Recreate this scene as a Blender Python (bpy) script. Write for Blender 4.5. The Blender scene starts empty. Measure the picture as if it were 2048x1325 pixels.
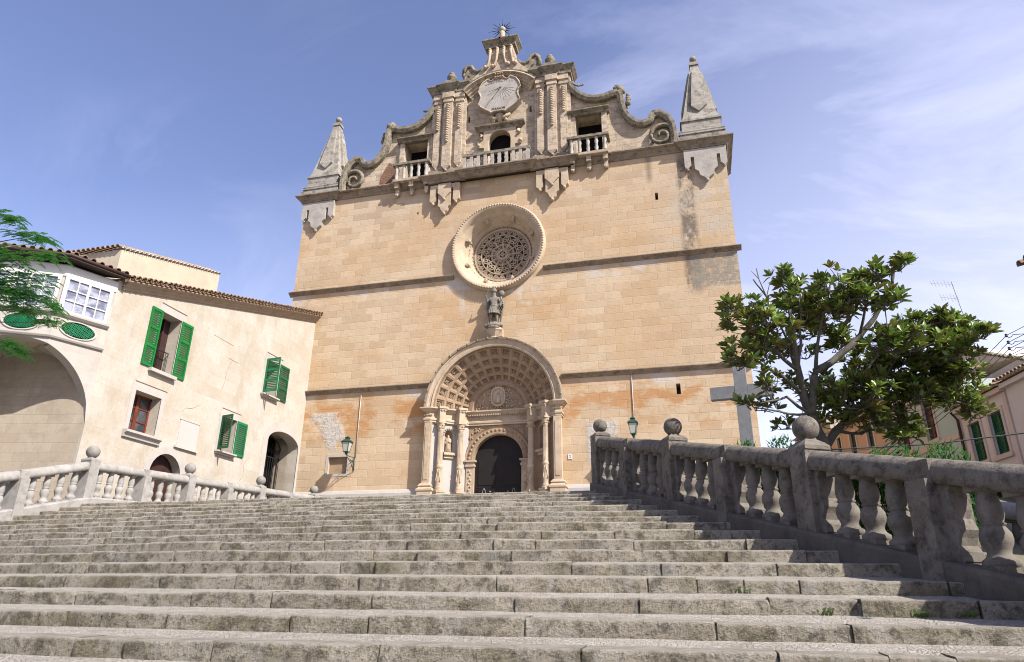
import bpy, bmesh, math, random
from math import sin, cos, pi, radians as R_, sqrt, atan2
from mathutils import Vector, Matrix, noise
from mathutils.geometry import tessellate_polygon
random.seed(11)
S = bpy.context.scene
COL = S.collection
# ------------------------------------------------------------------ camera, sky, sun, exposure
cd = bpy.data.cameras.new("camera"); cam = bpy.data.objects.new("camera", cd); COL.objects.link(cam)
cd.sensor_width = 36; cd.lens = 24.05; cd.clip_start = .05; cd.clip_end = 3000
cam.matrix_world = Matrix(((.967682, .081957, .238483, 0), (.251973, -.351874, -.901495, 0), (.010032, .932452, -.361154, 1.7), (0, 0, 0, 1)))
S.camera = cam
SUN = Vector((.655, -.35, .67)).normalized()
W = bpy.data.worlds.new("World"); S.world = W; W.use_nodes = True
def build_world():
    nt = W.node_tree; nd = nt.nodes; lk = nt.links; nd.clear()
    out = nd.new("ShaderNodeOutputWorld"); bg = nd.new("ShaderNodeBackground")
    sky = nd.new("ShaderNodeTexSky"); sky.sky_type = 'NISHITA'; sky.sun_disc = False
    sky.sun_elevation = math.asin(SUN.z); sky.sun_rotation = atan2(SUN.x, SUN.y)
    sky.air_density = 1.0; sky.dust_density = 1.2; sky.ozone_density = 2.2
    tc = nd.new("ShaderNodeTexCoord"); mp = nd.new("ShaderNodeMapping")
    mp.inputs['Rotation'].default_value = (R_(8), R_(-22), R_(35)); mp.inputs['Scale'].default_value = (1.0, 4.2, 2.6)
    n1 = nd.new("ShaderNodeTexNoise"); n1.inputs['Scale'].default_value = 1.7; n1.inputs['Detail'].default_value = 12; n1.inputs['Roughness'].default_value = .62
    n1.inputs['Distortion'].default_value = .5
    n2 = nd.new("ShaderNodeTexNoise"); n2.inputs['Scale'].default_value = 1.3; n2.inputs['Detail'].default_value = 3
    lk.new(tc.outputs['Generated'], mp.inputs['Vector']); lk.new(mp.outputs[0], n1.inputs['Vector']); lk.new(tc.outputs['Generated'], n2.inputs['Vector'])
    r1 = nd.new("ShaderNodeMapRange"); r1.inputs['From Min'].default_value = .47; r1.inputs['From Max'].default_value = .74
    r2 = nd.new("ShaderNodeMapRange"); r2.inputs['From Min'].default_value = .35; r2.inputs['From Max'].default_value = .65
    lk.new(n1.outputs['Fac'], r1.inputs[0]); lk.new(n2.outputs['Fac'], r2.inputs[0])
    sp = nd.new("ShaderNodeSeparateXYZ"); lk.new(tc.outputs['Generated'], sp.inputs[0])
    # thin veil is denser low down and towards the sun side
    v = nd.new("ShaderNodeMath"); v.operation = 'MULTIPLY_ADD'; v.inputs[1].default_value = -.95; v.inputs[2].default_value = .70
    lk.new(sp.outputs['Z'], v.inputs[0])
    v2 = nd.new("ShaderNodeMath"); v2.operation = 'MULTIPLY_ADD'; v2.inputs[1].default_value = .38; lk.new(sp.outputs['X'], v2.inputs[0]); lk.new(v.outputs[0], v2.inputs[2])
    v3 = nd.new("ShaderNodeMath"); v3.operation = 'MAXIMUM'; v3.inputs[1].default_value = .0; lk.new(v2.outputs[0], v3.inputs[0])
    m = nd.new("ShaderNodeMath"); m.operation = 'MULTIPLY'; lk.new(r1.outputs[0], m.inputs[0]); lk.new(r2.outputs[0], m.inputs[1])
    m2 = nd.new("ShaderNodeMath"); m2.operation = 'MULTIPLY_ADD'; m2.inputs[1].default_value = .44; lk.new(m.outputs[0], m2.inputs[0]); lk.new(v3.outputs[0], m2.inputs[2])
    m3 = nd.new("ShaderNodeMath"); m3.operation = 'MINIMUM'; m3.inputs[1].default_value = .85; lk.new(m2.outputs[0], m3.inputs[0])
    tint = nd.new("ShaderNodeMix"); tint.data_type = 'RGBA'; tint.blend_type = 'MULTIPLY'; tint.inputs[0].default_value = 1
    lk.new(sky.outputs[0], tint.inputs[6]); tint.inputs[7].default_value = SKYTINT
    mx = nd.new("ShaderNodeMix"); mx.data_type = 'RGBA'; lk.new(m3.outputs[0], mx.inputs[0]); lk.new(tint.outputs[2], mx.inputs[6])
    mx.inputs[7].default_value = CLOUD
    lk.new(mx.outputs[2], bg.inputs['Color']); bg.inputs['Strength'].default_value = .102
    lk.new(bg.outputs[0], out.inputs['Surface'])
SKYTINT = (1.20, 1.01, 1.12, 1); CLOUD = (5.7, 5.8, 7.4, 1)
build_world()
sl = bpy.data.lights.new("sun", 'SUN'); sl.energy = 5.0; sl.angle = R_(.5); sl.color = (1, .95, .87)
so = bpy.data.objects.new("sun", sl); COL.objects.link(so); so.rotation_euler = SUN.to_track_quat('Z', 'Y').to_euler(); so.location = (20, -20, 40)
S.view_settings.view_transform = 'Standard'; S.view_settings.look = 'None'; S.view_settings.exposure = 1.0; S.view_settings.gamma = 1
try: S.cycles.use_denoising = True; S.cycles.filter_width = 1.05
except Exception: pass

# ------------------------------------------------------------------ materials
class G:
    def __init__(s, name):
        s.m = bpy.data.materials.new(name); s.m.use_nodes = True; s.t = s.m.node_tree; s.n = s.t.nodes; s.l = s.t.links
        s.b = s.n['Principled BSDF']; s.pos = s.n.new("ShaderNodeNewGeometry")
        s.P = s.pos.outputs['Position']
        sp = s.n.new("ShaderNodeSeparateXYZ"); s.l.new(s.P, sp.inputs[0]); s.x, s.y, s.z = sp.outputs
    def put(s, sock, v):
        if hasattr(v, 'default_value') or hasattr(v, 'is_linked'): s.l.new(v, sock)
        else: sock.default_value = v
    k = .63
    def col(s, c): return (c[0]*s.k, c[1]*s.k, c[2]*s.k, 1)
    def math(s, op, a, b=0, c=0, clamp=False):
        n = s.n.new("ShaderNodeMath"); n.operation = op; n.use_clamp = clamp
        s.put(n.inputs[0], a); s.put(n.inputs[1], b)
        if len(n.inputs) > 2: s.put(n.inputs[2], c)
        return n.outputs[0]
    def noise(s, scale, detail=4, rough=.55, vec=None, dist=0, mult=None):
        n = s.n.new("ShaderNodeTexNoise"); n.inputs['Scale'].default_value = scale; n.inputs['Detail'].default_value = detail
        n.inputs['Roughness'].default_value = rough; n.inputs['Distortion'].default_value = dist
        v = vec or s.P
        if mult:
            mm = s.n.new("ShaderNodeVectorMath"); mm.operation = 'MULTIPLY'; s.l.new(v, mm.inputs[0]); mm.inputs[1].default_value = mult; v = mm.outputs[0]
        s.l.new(v, n.inputs['Vector']); return n.outputs['Fac']
    def voro(s, scale, feature='F1', vec=None, out='Distance', rnd=1):
        n = s.n.new("ShaderNodeTexVoronoi"); n.feature = feature; n.inputs['Scale'].default_value = scale; n.inputs['Randomness'].default_value = rnd
        s.l.new(vec or s.P, n.inputs['Vector']); return n.outputs[out]
    def rng(s, v, a, b, c=0., d=1.):
        n = s.n.new("ShaderNodeMapRange"); s.put(n.inputs[0], v)
        for i, q in enumerate((a, b, c, d)): n.inputs[i+1].default_value = q
        return n.outputs[0]
    def mix(s, f, a, b, mode='MIX'):
        n = s.n.new("ShaderNodeMix"); n.data_type = 'RGBA'; n.blend_type = mode; s.put(n.inputs[0], f)
        s.put(n.inputs[6], s.col(a) if isinstance(a, tuple) else a); s.put(n.inputs[7], s.col(b) if isinstance(b, tuple) else b); return n.outputs[2]
    def brick(s, axis, w, h, c1, c2, mo, ms=.008, bias=0.):
        cb = s.n.new("ShaderNodeCombineXYZ"); a = {'x': s.x, 'y': s.y}.get(axis)
        if axis == 'xy': a = s.math('ADD', s.x, s.y)
        # courses wander a little
        s.l.new(a, cb.inputs[0]); s.put(cb.inputs[1], s.z)
        n = s.n.new("ShaderNodeTexBrick"); s.l.new(cb.outputs[0], n.inputs['Vector']); n.inputs['Scale'].default_value = 1
        n.inputs['Brick Width'].default_value = w; n.inputs['Row Height'].default_value = h; n.inputs['Mortar Size'].default_value = ms
        n.inputs['Mortar Smooth'].default_value = .3; n.inputs['Bias'].default_value = bias
        n.inputs['Color1'].default_value = s.col(c1); n.inputs['Color2'].default_value = s.col(c2); n.inputs['Mortar'].default_value = s.col(mo)
        n.offset_frequency = 2; n.squash = 1; n.offset = .43
        return n.outputs['Color'], n.outputs['Fac']
    def box(s, a, lo, hi, soft=.3):
        return s.math('MULTIPLY', s.rng(a, lo-soft, lo+soft), s.rng(a, hi-soft, hi+soft, 1, 0))
    def bump(s, h, dist=.02, strength=.6, nrm=None):
        n = s.n.new("ShaderNodeBump"); n.inputs['Distance'].default_value = dist; n.inputs['Strength'].default_value = strength; s.l.new(h, n.inputs['Height'])
        if nrm is not None: s.l.new(nrm, n.inputs['Normal'])
        return n.outputs[0]
    def done(s, c, rough=.85, nrm=None, spec=.25, metal=0):
        s.put(s.b.inputs['Base Color'], s.col(c) if isinstance(c, tuple) else c); s.put(s.b.inputs['Roughness'], rough)
        s.b.inputs['Specular IOR Level'].default_value = spec; s.b.inputs['Metallic'].default_value = metal
        if nrm is not None: s.l.new(nrm, s.b.inputs['Normal'])
        return s.m

def m_facade():
    g = G("facade_ashlar")
    c, f = g.brick('x', .84, .375, (.745, .565, .37), (.655, .48, .295), (.42, .31, .21), .016)
    c2, f2 = g.brick('x', .84, .375, (.82, .68, .51), (.46, .34, .23), (.5, .38, .24), .0, -.2)
    c = g.mix(.30, c, c2)
    cn, fn = g.brick('x', .84, .375, (.745, .565, .37), (.655, .48, .295), (.60, .45, .30), .0)
    c = g.mix(g.rng(g.noise(.7, 5, .65),   .34, .54, .3, 1.), c, g.mix(.3, cn, c2))
    big = g.noise(.22, 5, .6); mid = g.noise(1.1, 5, .6); fine = g.noise(9, 6, .65)
    c = g.mix(g.rng(big, .45, .70, 0, .6), c, (.60, .40, .23))           # ochre drift
    c = g.mix(g.rng(mid, .52, .75, 0, .5), c, (.70, .56, .40))          # pale repairs
    # orange stains
    om = g.math('MULTIPLY', g.box(g.z, 8.6, 10.6, .45), g.rng(g.noise(.55, 8, .68, mult=(1, 1, 1.9)), .47, .57))
    c = g.mix(g.math('MULTIPLY', om, .8), c, (.56, .265, .085))
    om2 = g.math('MULTIPLY', g.math('MULTIPLY', g.box(g.z, 13.0, 15.8, .7), g.box(g.x, -13, -4.5, .9)), g.rng(g.noise(.8, 4), .40, .62))
    c = g.mix(g.math('MULTIPLY', om2, .6), c, (.64, .38, .17))
    c = g.mix(g.math('MULTIPLY', g.rng(g.noise(.33, 7, .7, mult=(1, 1, 1.5)), .50, .62), .38), c, (.64, .41, .20))
    c = g.mix(g.math('MULTIPLY', g.rng(g.noise(1.4, 8, .75, mult=(1, 1, .28)), .55, .68), .3), c, (.40, .31, .22))
    # pale washed zone, right top and under string courses
    wz = g.math('MULTIPLY', g.math('MULTIPLY', g.box(g.x, -.2, 4, .8), g.box(g.z, 16.9, 20.7, .7)), g.rng(mid, .38, .6))
    c = g.mix(g.math('MULTIPLY', wz, .8), c, (.60, .53, .43))
    us = g.math('MULTIPLY', g.box(g.z, 15.8, 16.5, .12), g.rng(g.noise(.6, 4), .5, .6))
    us = g.math('MAXIMUM', us, g.math('MULTIPLY', g.box(g.z, 10.4, 10.95, .12), g.rng(g.noise(.5, 4), .5, .6)))
    us = g.math('MAXIMUM', us, g.math('MULTIPLY', g.math('MULTIPLY', g.box(g.z, 14.6, 15.9, .3), g.box(g.x, -10.5, -6.3, .3)), g.rng(g.noise(1.6, 5), .5, .6)))
    c = g.mix(g.math('MULTIPLY', us, .75), c, (.72, .66, .58))
    # grey-brown blocks under the top cornice
    tz = g.math('MULTIPLY', g.box(g.z, 19.9, 22.3, .8), g.rng(g.noise(.45, 4), .42, .62))
    c = g.mix(g.math('MULTIPLY', tz, .8), c, g.mix(.65, (.44, .32, .21), c2))
    # dark rain streaks on the right
    st = g.math('MULTIPLY', g.math('MULTIPLY', g.box(g.x, .45, 1.15, .12), g.box(g.z, 14.7, 22, .4)), g.rng(g.noise(2.2, 7, .75, mult=(1, 1, .6)), .40, .54))
    st3 = g.math('MULTIPLY', g.math('MULTIPLY', g.box(g.x, -1.0, -.75, .1), g.box(g.z, 20.7, 22.3, .2)), .7)
    c = g.mix(g.math('MULTIPLY', g.math('MAXIMUM', st, st3), .85), c, (.14, .12, .10))
    st2 = g.math('MULTIPLY', g.math('MULTIPLY', g.box(g.x, .7, 4, .1), g.box(g.z, 14.75, 16.45, .08)), g.rng(g.noise(5, 8, .78), .36, .52))
    c = g.mix(g.math('MULTIPLY', st2, .9), c, (.30, .275, .23))
    c = g.mix(g.math('MULTIPLY', g.rng(fine, .5, .75), .35), c, (.36, .27, .18))
    c = g.mix(g.rng(g.noise(40, 3), .35, .7, 0, .18), c, (.30, .22, .15))
    # pale plaster patch left of portal
    pp = g.math('MULTIPLY', g.box(g.math('ADD', g.x, g.math('MULTIPLY', g.z, .55)), -12.3, -11.15, .12), g.box(g.z, 8.1, 9.9, .12))
    pp = g.math('MAXIMUM', pp, g.math('MULTIPLY', g.box(g.x, -17.9, -16.4, .1), g.box(g.z, 9.55, 9.95, .06)))
    pp = g.math('MAXIMUM', pp, g.math('MULTIPLY', g.box(g.x, -4.3, -3.0, .1), g.box(g.z, 7.1, 8.9, .15)))
    pp = g.math('MULTIPLY', pp, g.rng(g.noise(1.7, 6, .7), .38, .46))
    c = g.mix(g.math('MULTIPLY', pp, .9), c, g.mix(g.rng(g.noise(7, 6, .7), .45, .6), (.68, .64, .60), (.46, .41, .36)))
    h = g.math('ADD', g.math('MULTIPLY', f, -.5), g.math('ADD', g.math('MULTIPLY', fine, .5), g.math('MULTIPLY', g.math('MULTIPLY', pp, g.noise(7, 6, .7)), 2)))
    return g.done(c, .9, g.bump(h, .03, .55))

def m_stone(name, a, b, dark=None, darkamt=.5, sc=1., bump=.5, brick=None, top=None, rough=.9, dist=.02):
    g = G(name)
    n1 = g.noise(1.1*sc, 5, .6); n2 = g.noise(7*sc, 6, .68); n3 = g.noise(38*sc, 3, .6)
    c = g.mix(g.rng(n1, .35, .68), a, b)
    h = g.math('ADD', g.math('MULTIPLY', n2, .6), g.math('MULTIPLY', n3, .25))
    if brick:
        cc, f = g.brick(brick[0], brick[1], brick[2], tuple(min(1, v*1.18) for v in a), tuple(v*.82 for v in b), tuple(v*.55 for v in a), brick[3] if len(brick) > 3 else .012)
        c = g.mix(brick[4] if len(brick) > 4 else .55, c, cc); h = g.math('SUBTRACT', h, g.math('MULTIPLY', f, .6))
    if dark:
        c = g.mix(g.math('MULTIPLY', g.rng(g.noise(2.3*sc, 7, .72), .48, .68), darkamt), c, dark)
        c = g.mix(g.math('MULTIPLY', g.rng(n3, .5, .7), darkamt*.5), c, dark)
    if top:   # lichen that grows on upward faces
        sp = g.n.new("ShaderNodeSeparateXYZ"); g.l.new(g.pos.outputs['Normal'], sp.inputs[0])
        c = g.mix(g.math('MULTIPLY', g.rng(sp.outputs[2], .2, .8), g.rng(g.noise(4, 6, .7), .38, .6)), c, top)
    return g.done(c, rough, g.bump(h, dist, bump))

M = {}
M['facade'] = m_facade()
M['church_side'] = m_stone("side_ashlar", (.50, .38, .24), (.42, .31, .19), (.25, .2, .14), .4, brick=('y', .84, .375))
M['gable'] = m_stone("weathered_gable_stone", (.70, .57, .43), (.58, .46, .33), (.19, .155, .115), .7, 1.5, .8, brick=('x', .7, .34, .018, .45))
M['coping'] = m_stone("lichened_coping_stone", (.42, .36, .27), (.24, .21, .15), (.06, .055, .045), 1.0, 2.6, 1.0, top=(.17, .16, .075))
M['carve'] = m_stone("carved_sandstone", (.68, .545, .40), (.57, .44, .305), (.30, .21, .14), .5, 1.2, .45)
M['carve_dark'] = m_stone("dark_carving", (.47, .34, .225), (.40, .275, .18), (.22, .15, .10), .55, 1.2, .6)  # darker, browner tone of the carved stone
M['pale'] = m_stone("pale_plaster_stone", (.56, .52, .47), (.45, .41, .36), (.24, .21, .18), .5, 1.5, .45)
M['pinnacle'] = m_stone("pinnacle_stone", (.52, .48, .42), (.38, .345, .285), (.12, .11, .095), .9, 1.1, .7, brick=('x', 2.2, .5, .02, .3), top=(.15, .14, .11))
M['string'] = m_stone("string_course_stone", (.42, .335, .245), (.28, .22, .16), (.09, .075, .06), .75, 1.6, .7, top=(.10, .095, .07))
M['rosework'] = m_stone("rose_stone", (.66, .53, .385), (.55, .425, .30), (.34, .26, .18), .45, 1.5, .5)
M['statue'] = m_stone("statue_stone", (.36, .32, .265), (.22, .20, .165), (.08, .075, .065), .6, 3, .6)
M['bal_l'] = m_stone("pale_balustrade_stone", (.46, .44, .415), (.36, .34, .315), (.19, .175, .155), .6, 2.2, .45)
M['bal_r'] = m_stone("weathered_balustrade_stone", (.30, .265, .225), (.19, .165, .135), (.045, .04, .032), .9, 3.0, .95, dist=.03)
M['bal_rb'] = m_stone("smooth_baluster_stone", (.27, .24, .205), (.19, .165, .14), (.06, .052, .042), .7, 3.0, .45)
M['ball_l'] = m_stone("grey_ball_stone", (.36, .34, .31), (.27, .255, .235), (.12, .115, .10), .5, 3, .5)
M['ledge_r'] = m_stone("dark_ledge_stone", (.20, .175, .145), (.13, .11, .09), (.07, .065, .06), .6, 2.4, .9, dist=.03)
M['house'] = m_stone("house_limestone", (.66, .59, .50), (.58, .50, .40), (.46, .385, .30), .55, .8, .35, brick=('y', 1.15, .48, .004, .3))
M['house_s'] = m_stone("bay_limestone", (.55, .515, .47), (.49, .45, .40), (.42, .375, .315), .55, .9, .35, brick=('xy', 1.1, .46, .004, .3))
M['house_end'] = m_stone("porch_wall_ashlar", (.53, .455, .36), (.46, .385, .295), (.33, .275, .21), .6, .9, .5, brick=('x', .8, .30, .008, .28))
M['vault'] = m_stone("vault_stone", (.50, .44, .36), (.42, .365, .29), (.30, .22, .15), .5, .8, .6, brick=('xy', .7, .33, .012, .5))
M['trim'] = m_stone("white_limestone_trim", (.58, .545, .505), (.52, .48, .44), (.45, .40, .355), .4, 1.2, .3)
M['plaster'] = m_stone("cream_render", (.66, .575, .45), (.58, .50, .39), (.36, .31, .24), .35, .6, .3)
M['cornice_h'] = m_stone("brown_cornice_stone", (.50, .39, .29), (.42, .32, .235), (.25, .18, .13), .4, 2, .4)
def m_house():
    g = G('house_limestone_wall')
    c, f = g.brick('y', 1.05, .47, (.70, .635, .55), (.60, .52, .42), (.52, .45, .37), .006)
    c2, f2 = g.brick('y', 1.05, .47, (.74, .68, .60), (.52, .42, .31), (.60, .53, .44), .0, -.35)
    c = g.mix(.38, c, c2); w = g.mix(g.rng(g.noise(.8, 6, .65), .40, .60), (.70, .66, .60), (.60, .52, .42))
    c = g.mix(g.rng(g.noise(.35, 5, .6), .36, .56, .25, .85), c, w)
    c = g.mix(g.rng(g.noise(1.3, 7, .7, mult=(1, 1, .35)), .53, .70, 0, .45), c, (.42, .35, .27))
    c = g.mix(g.rng(g.noise(9, 7, .72), .50, .66, 0, .35), c, (.44, .38, .31))
    c = g.mix(g.rng(g.noise(3.0, 7, .7), .60, .68, 0, .5), c, (.74, .71, .67))
    h = g.math('ADD', g.math('MULTIPLY', g.noise(6, 6, .7), .7), g.math('MULTIPLY', f, -.2))
    c = g.mix(1, c, (1.37, 1.37, 1.34), 'MULTIPLY')
    return g.done(c, .9, g.bump(h, .02, .5))
M['house'] = m_house()
def simple(name, c, rough=.6, spec=.3, n=None, metal=0, var=.25, bumpd=0):
    g = G(name); k = g.rng(g.noise(n or 6, 5, .6), .3, .7)
    cc = g.mix(k, tuple(v*(1-var) for v in c), tuple(min(1, v*(1+var)) for v in c))
    return g.done(cc, rough, g.bump(g.noise((n or 6)*4, 4), bumpd, .5) if bumpd else None, spec, metal)
M['green'] = simple("green_shutter_paint", (.004, .19, .035), .45, .4, 3, var=.18)
M['green_blue'] = simple("bluish_green_paint", (.01, .20, .075), .55, .3, 3, var=.25)  # bluer green for one leaf at each of two windows
M['green_dk'] = simple("dull_green_paint", (.012, .11, .045), .6, .3, 3, var=.3)
M['lattice'] = simple("green_lattice_paint", (.01, .24, .10), .5, .3)
M['black'] = simple("shade_black", (.012, .010, .010), .9, .1)  # near-black that paints the shade inside openings
M['iron'] = simple("black_iron", (.02, .02, .022), .5, .4)
M['door'] = simple("dark_timber_door", (.018, .013, .013), .65, .25, 2)
M['brown'] = simple("brown_window_wood", (.19, .045, .022), .5, .3, 4)
M['browndoor'] = simple("dark_brown_door_wood", (.055, .024, .02), .6, .3, 4)
M['eavewood'] = simple("dark_eave_wood", (.035, .02, .013), .6, .3, 4)
M['white'] = simple("white_frame_paint", (.80, .79, .76), .45, .4, 3, var=.05)
M['curtain'] = simple("white_curtain", (.60, .60, .56), .9, .1, 5, var=.2)
M['lampgreen'] = simple("green_lamp_metal", (.02, .075, .05), .45, .5, 8)
M['metalgrey'] = simple("grey_metal", (.30, .30, .30), .5, .5)
M['pipe'] = simple("conduit_paint", (.62, .54, .45), .6, .3)
M['wire'] = simple("black_cable", (.012, .012, .014), .6, .3)
M['brickrub'] = m_stone("rubble_brick_infill", (.36, .20, .125), (.27, .155, .10), (.12, .08, .055), .6, 2.2, .9, brick=('x', .28, .11, .02, .7))
M['pink'] = m_stone("orange_render", (.80, .52, .37), (.74, .47, .33), (.60, .38, .27), .3, .6, .25)
M['mint'] = m_stone("mint_render", (.62, .70, .64), (.56, .64, .58), (.46, .52, .47), .25, .6, .25)
M['rose_wall'] = m_stone("pale_pink_render", (.86, .76, .70), (.80, .70, .64), (.62, .54, .49), .25, .6, .25)
M['pinktrim'] = m_stone("pink_stone_trim", (.84, .64, .55), (.76, .57, .49), (.6, .44, .37), .25, 1.2, .3)
M['shutbrown'] = simple("mauve_brown_shutter", (.12, .06, .055), .6, .3, 4)
M['shutgrey'] = simple("grey_green_shutter", (.035, .07, .055), .6, .3, 4)
M['whitewash'] = m_stone("stained_whitewash", (.86, .83, .79), (.80, .76, .72), (.36, .35, .33), .45, .5, .3)
M['concrete'] = m_stone("grey_cross_stone", (.33, .34, .345), (.26, .265, .27), (.15, .14, .135), .5, 2.2, .4)
M['paving'] = m_stone("pale_paving", (.46, .43, .38), (.38, .355, .31), (.22, .2, .17), .4, 1.4, .8)
M['ground'] = m_stone("dry_ground", (.30, .26, .20), (.20, .19, .12), (.12, .11, .07), .5, .2, .6)
def m_tile():
    g = G("clay_roof_tile")
    c = g.mix(g.rng(g.noise(5, 5), .35, .65), (.34, .21, .13), (.46, .34, .24)); c = g.mix(g.rng(g.noise(11, 6, .7), .5, .66, 0, .8), c, (.10, .085, .065))
    return g.done(c, .9, g.bump(g.noise(22, 5), .01, .5))
M['tile'] = m_tile()
def m_glass():
    g = G("window_glass"); c = g.mix(g.rng(g.noise(1.7, 3, .5), .4, .62), (.03, .035, .04), (.13, .13, .15))
    return g.done(c, .08, None, .6)
M['glass'] = m_glass()
def m_baywin():
    g = G("painted_reflection_glass")
    c = g.mix(g.rng(g.noise(2.6, 3, .5, mult=(1, 1, 1.6)), .42, .58), (.16, .17, .25), (.42, .44, .52))  # reflections painted into the pane colour as pale blotches
    return g.done(c, .12, g.bump(g.noise(2.5, 2), .02, .3), .6)
M['bayglass'] = m_baywin()
def m_lampglass():
    g = G("frosted_lamp_glass"); return g.done((.55, .56, .50), .25, None, .5)
M['lampglass'] = m_lampglass()
def m_riser():
    g = G("step_stone")
    n1 = g.noise(.9, 5, .6); n2 = g.noise(6, 8, .75); n3 = g.noise(30, 6, .75); n4 = g.noise(1.9, 4, .6, mult=(1, 1, .3)); n5 = g.noise(75, 4, .7)
    c = g.mix(g.rng(n4, .38, .62), (.60, .54, .435), (.45, .40, .31))
    c = g.mix(g.rng(g.noise(1.5, 7, .7), .47, .60, 0, .8), c, (.26, .225, .135))
    c = g.mix(g.rng(n1, .56, .68, 0, .5), c, (.36, .355, .35))
    c = g.mix(g.rng(n2, .50, .59, 0, .75), c, (.16, .14, .105))
    c = g.mix(g.rng(n3, .52, .62, 0, .65), c, (.09, .08, .065))
    c = g.mix(g.rng(g.noise(4.2, 8, .75), .55, .64, 0, .8), c, (.56, .525, .47))
    c = g.mix(g.rng(n5, .56, .66, 0, .6), c, (.60, .57, .52))
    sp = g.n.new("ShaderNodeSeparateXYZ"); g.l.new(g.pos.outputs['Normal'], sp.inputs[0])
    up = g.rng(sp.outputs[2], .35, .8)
    c = g.mix(g.math('MULTIPLY', up, .85), c, g.mix(g.rng(n2, .42, .58), (.62, .57, .49), (.46, .42, .35)))  # upward nosing edges painted paler, as if catching the light
    h = g.math('ADD', g.math('MULTIPLY', n2, 1.6), g.math('ADD', g.math('MULTIPLY', n3, 1.0), g.math('MULTIPLY', n5, .35)))
    return g.done(c, .92, g.bump(h, .05, 1.0), .15)
M['riser'] = m_riser()
def m_cobble():
    g = G("cobble_tread")
    ds = g.n.new("ShaderNodeVectorMath"); ds.operation = 'ADD'; nn = g.n.new("ShaderNodeTexNoise"); nn.inputs['Scale'].default_value = 9; g.l.new(g.P, nn.inputs['Vector'])
    sc = g.n.new("ShaderNodeVectorMath"); sc.operation = 'SCALE'; sc.inputs[3].default_value = .05; g.l.new(nn.outputs['Color'], sc.inputs[0]); g.l.new(g.P, ds.inputs[0]); g.l.new(sc.outputs[0], ds.inputs[1])
    d = g.voro(25, 'DISTANCE_TO_EDGE', ds.outputs[0]); cc = g.voro(25, out='Color', vec=ds.outputs[0])
    sp = g.n.new("ShaderNodeSeparateXYZ"); g.l.new(cc, sp.inputs[0])
    c = g.mix(sp.outputs[0], (.40, .365, .315), (.54, .50, .44)); c = g.mix(g.rng(sp.outputs[1], .7, .95, 0, .4), c, (.50, .42, .34))
    worn = g.rng(g.noise(1.2, 6, .7), .42, .60)
    c = g.mix(g.math('MULTIPLY', g.rng(d, 0, .08, 1, 0), g.math('SUBTRACT', 1, g.math('MULTIPLY', worn, .75))), c, (.25, .22, .18)); c = g.mix(g.math('MULTIPLY', worn, .6), c, (.50, .465, .41))
    c = g.mix(g.rng(g.noise(3.5, 8, .75), .53, .66, 0, .55), c, (.27, .245, .20))
    h = g.math('ADD', g.rng(d, 0, .14), g.math('MULTIPLY', g.noise(40, 4), .4))
    return g.done(c, .9, g.bump(h, .018, .8), .2)
M['cobble'] = m_cobble()
def m_leaf(name, up, lo, under, rough=.28, spec=.5):
    g = G(name); g.k = 1; n = g.noise(7, 3, .5)
    a = g.mix(g.rng(n, .35, .65), up, lo)
    if name == 'magnolia_leaf': under = g.mix(g.rng(g.noise(4.5, 4, .6), .46, .62), under, (.19, .115, .045))
    c = g.mix(g.pos.outputs['Backfacing'], a, under)
    r = g.mix(g.pos.outputs['Backfacing'], (rough,)*3, (.7,)*3)
    g.put(g.b.inputs['Base Color'], c); g.l.new(r, g.b.inputs['Roughness']); g.b.inputs['Specular IOR Level'].default_value = spec
    tr = g.n.new("ShaderNodeBsdfTranslucent"); g.l.new(g.mix(.5, c, (.13, .20, .02)), tr.inputs[0])
    mx = g.n.new("ShaderNodeMixShader"); mx.inputs[0].default_value = .22
    g.l.new(g.b.outputs[0], mx.inputs[1]); g.l.new(tr.outputs[0], mx.inputs[2]); g.l.new(mx.outputs[0], g.n['Material Output'].inputs[0])
    return g.m
M['magleaf'] = m_leaf("magnolia_leaf", (.09, .17, .024), (.23, .31, .05), (.11, .16, .032), .28, .5)
M['feather'] = m_leaf("feathery_leaf", (.04, .20, .06), (.13, .38, .06), (.06, .26, .06), .5, .3)
M['hedge'] = m_leaf("hedge_leaf", (.010, .05, .012), (.03, .10, .015), (.015, .06, .015), .8, .08)
M['weed'] = m_leaf("weed_leaf", (.06, .09, .03), (.10, .13, .05), (.06, .09, .03), .6, .2)
M['bark'] = m_stone("grey_bark", (.22, .20, .17), (.15, .135, .115), (.06, .05, .045), .5, 4, .7)

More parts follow.
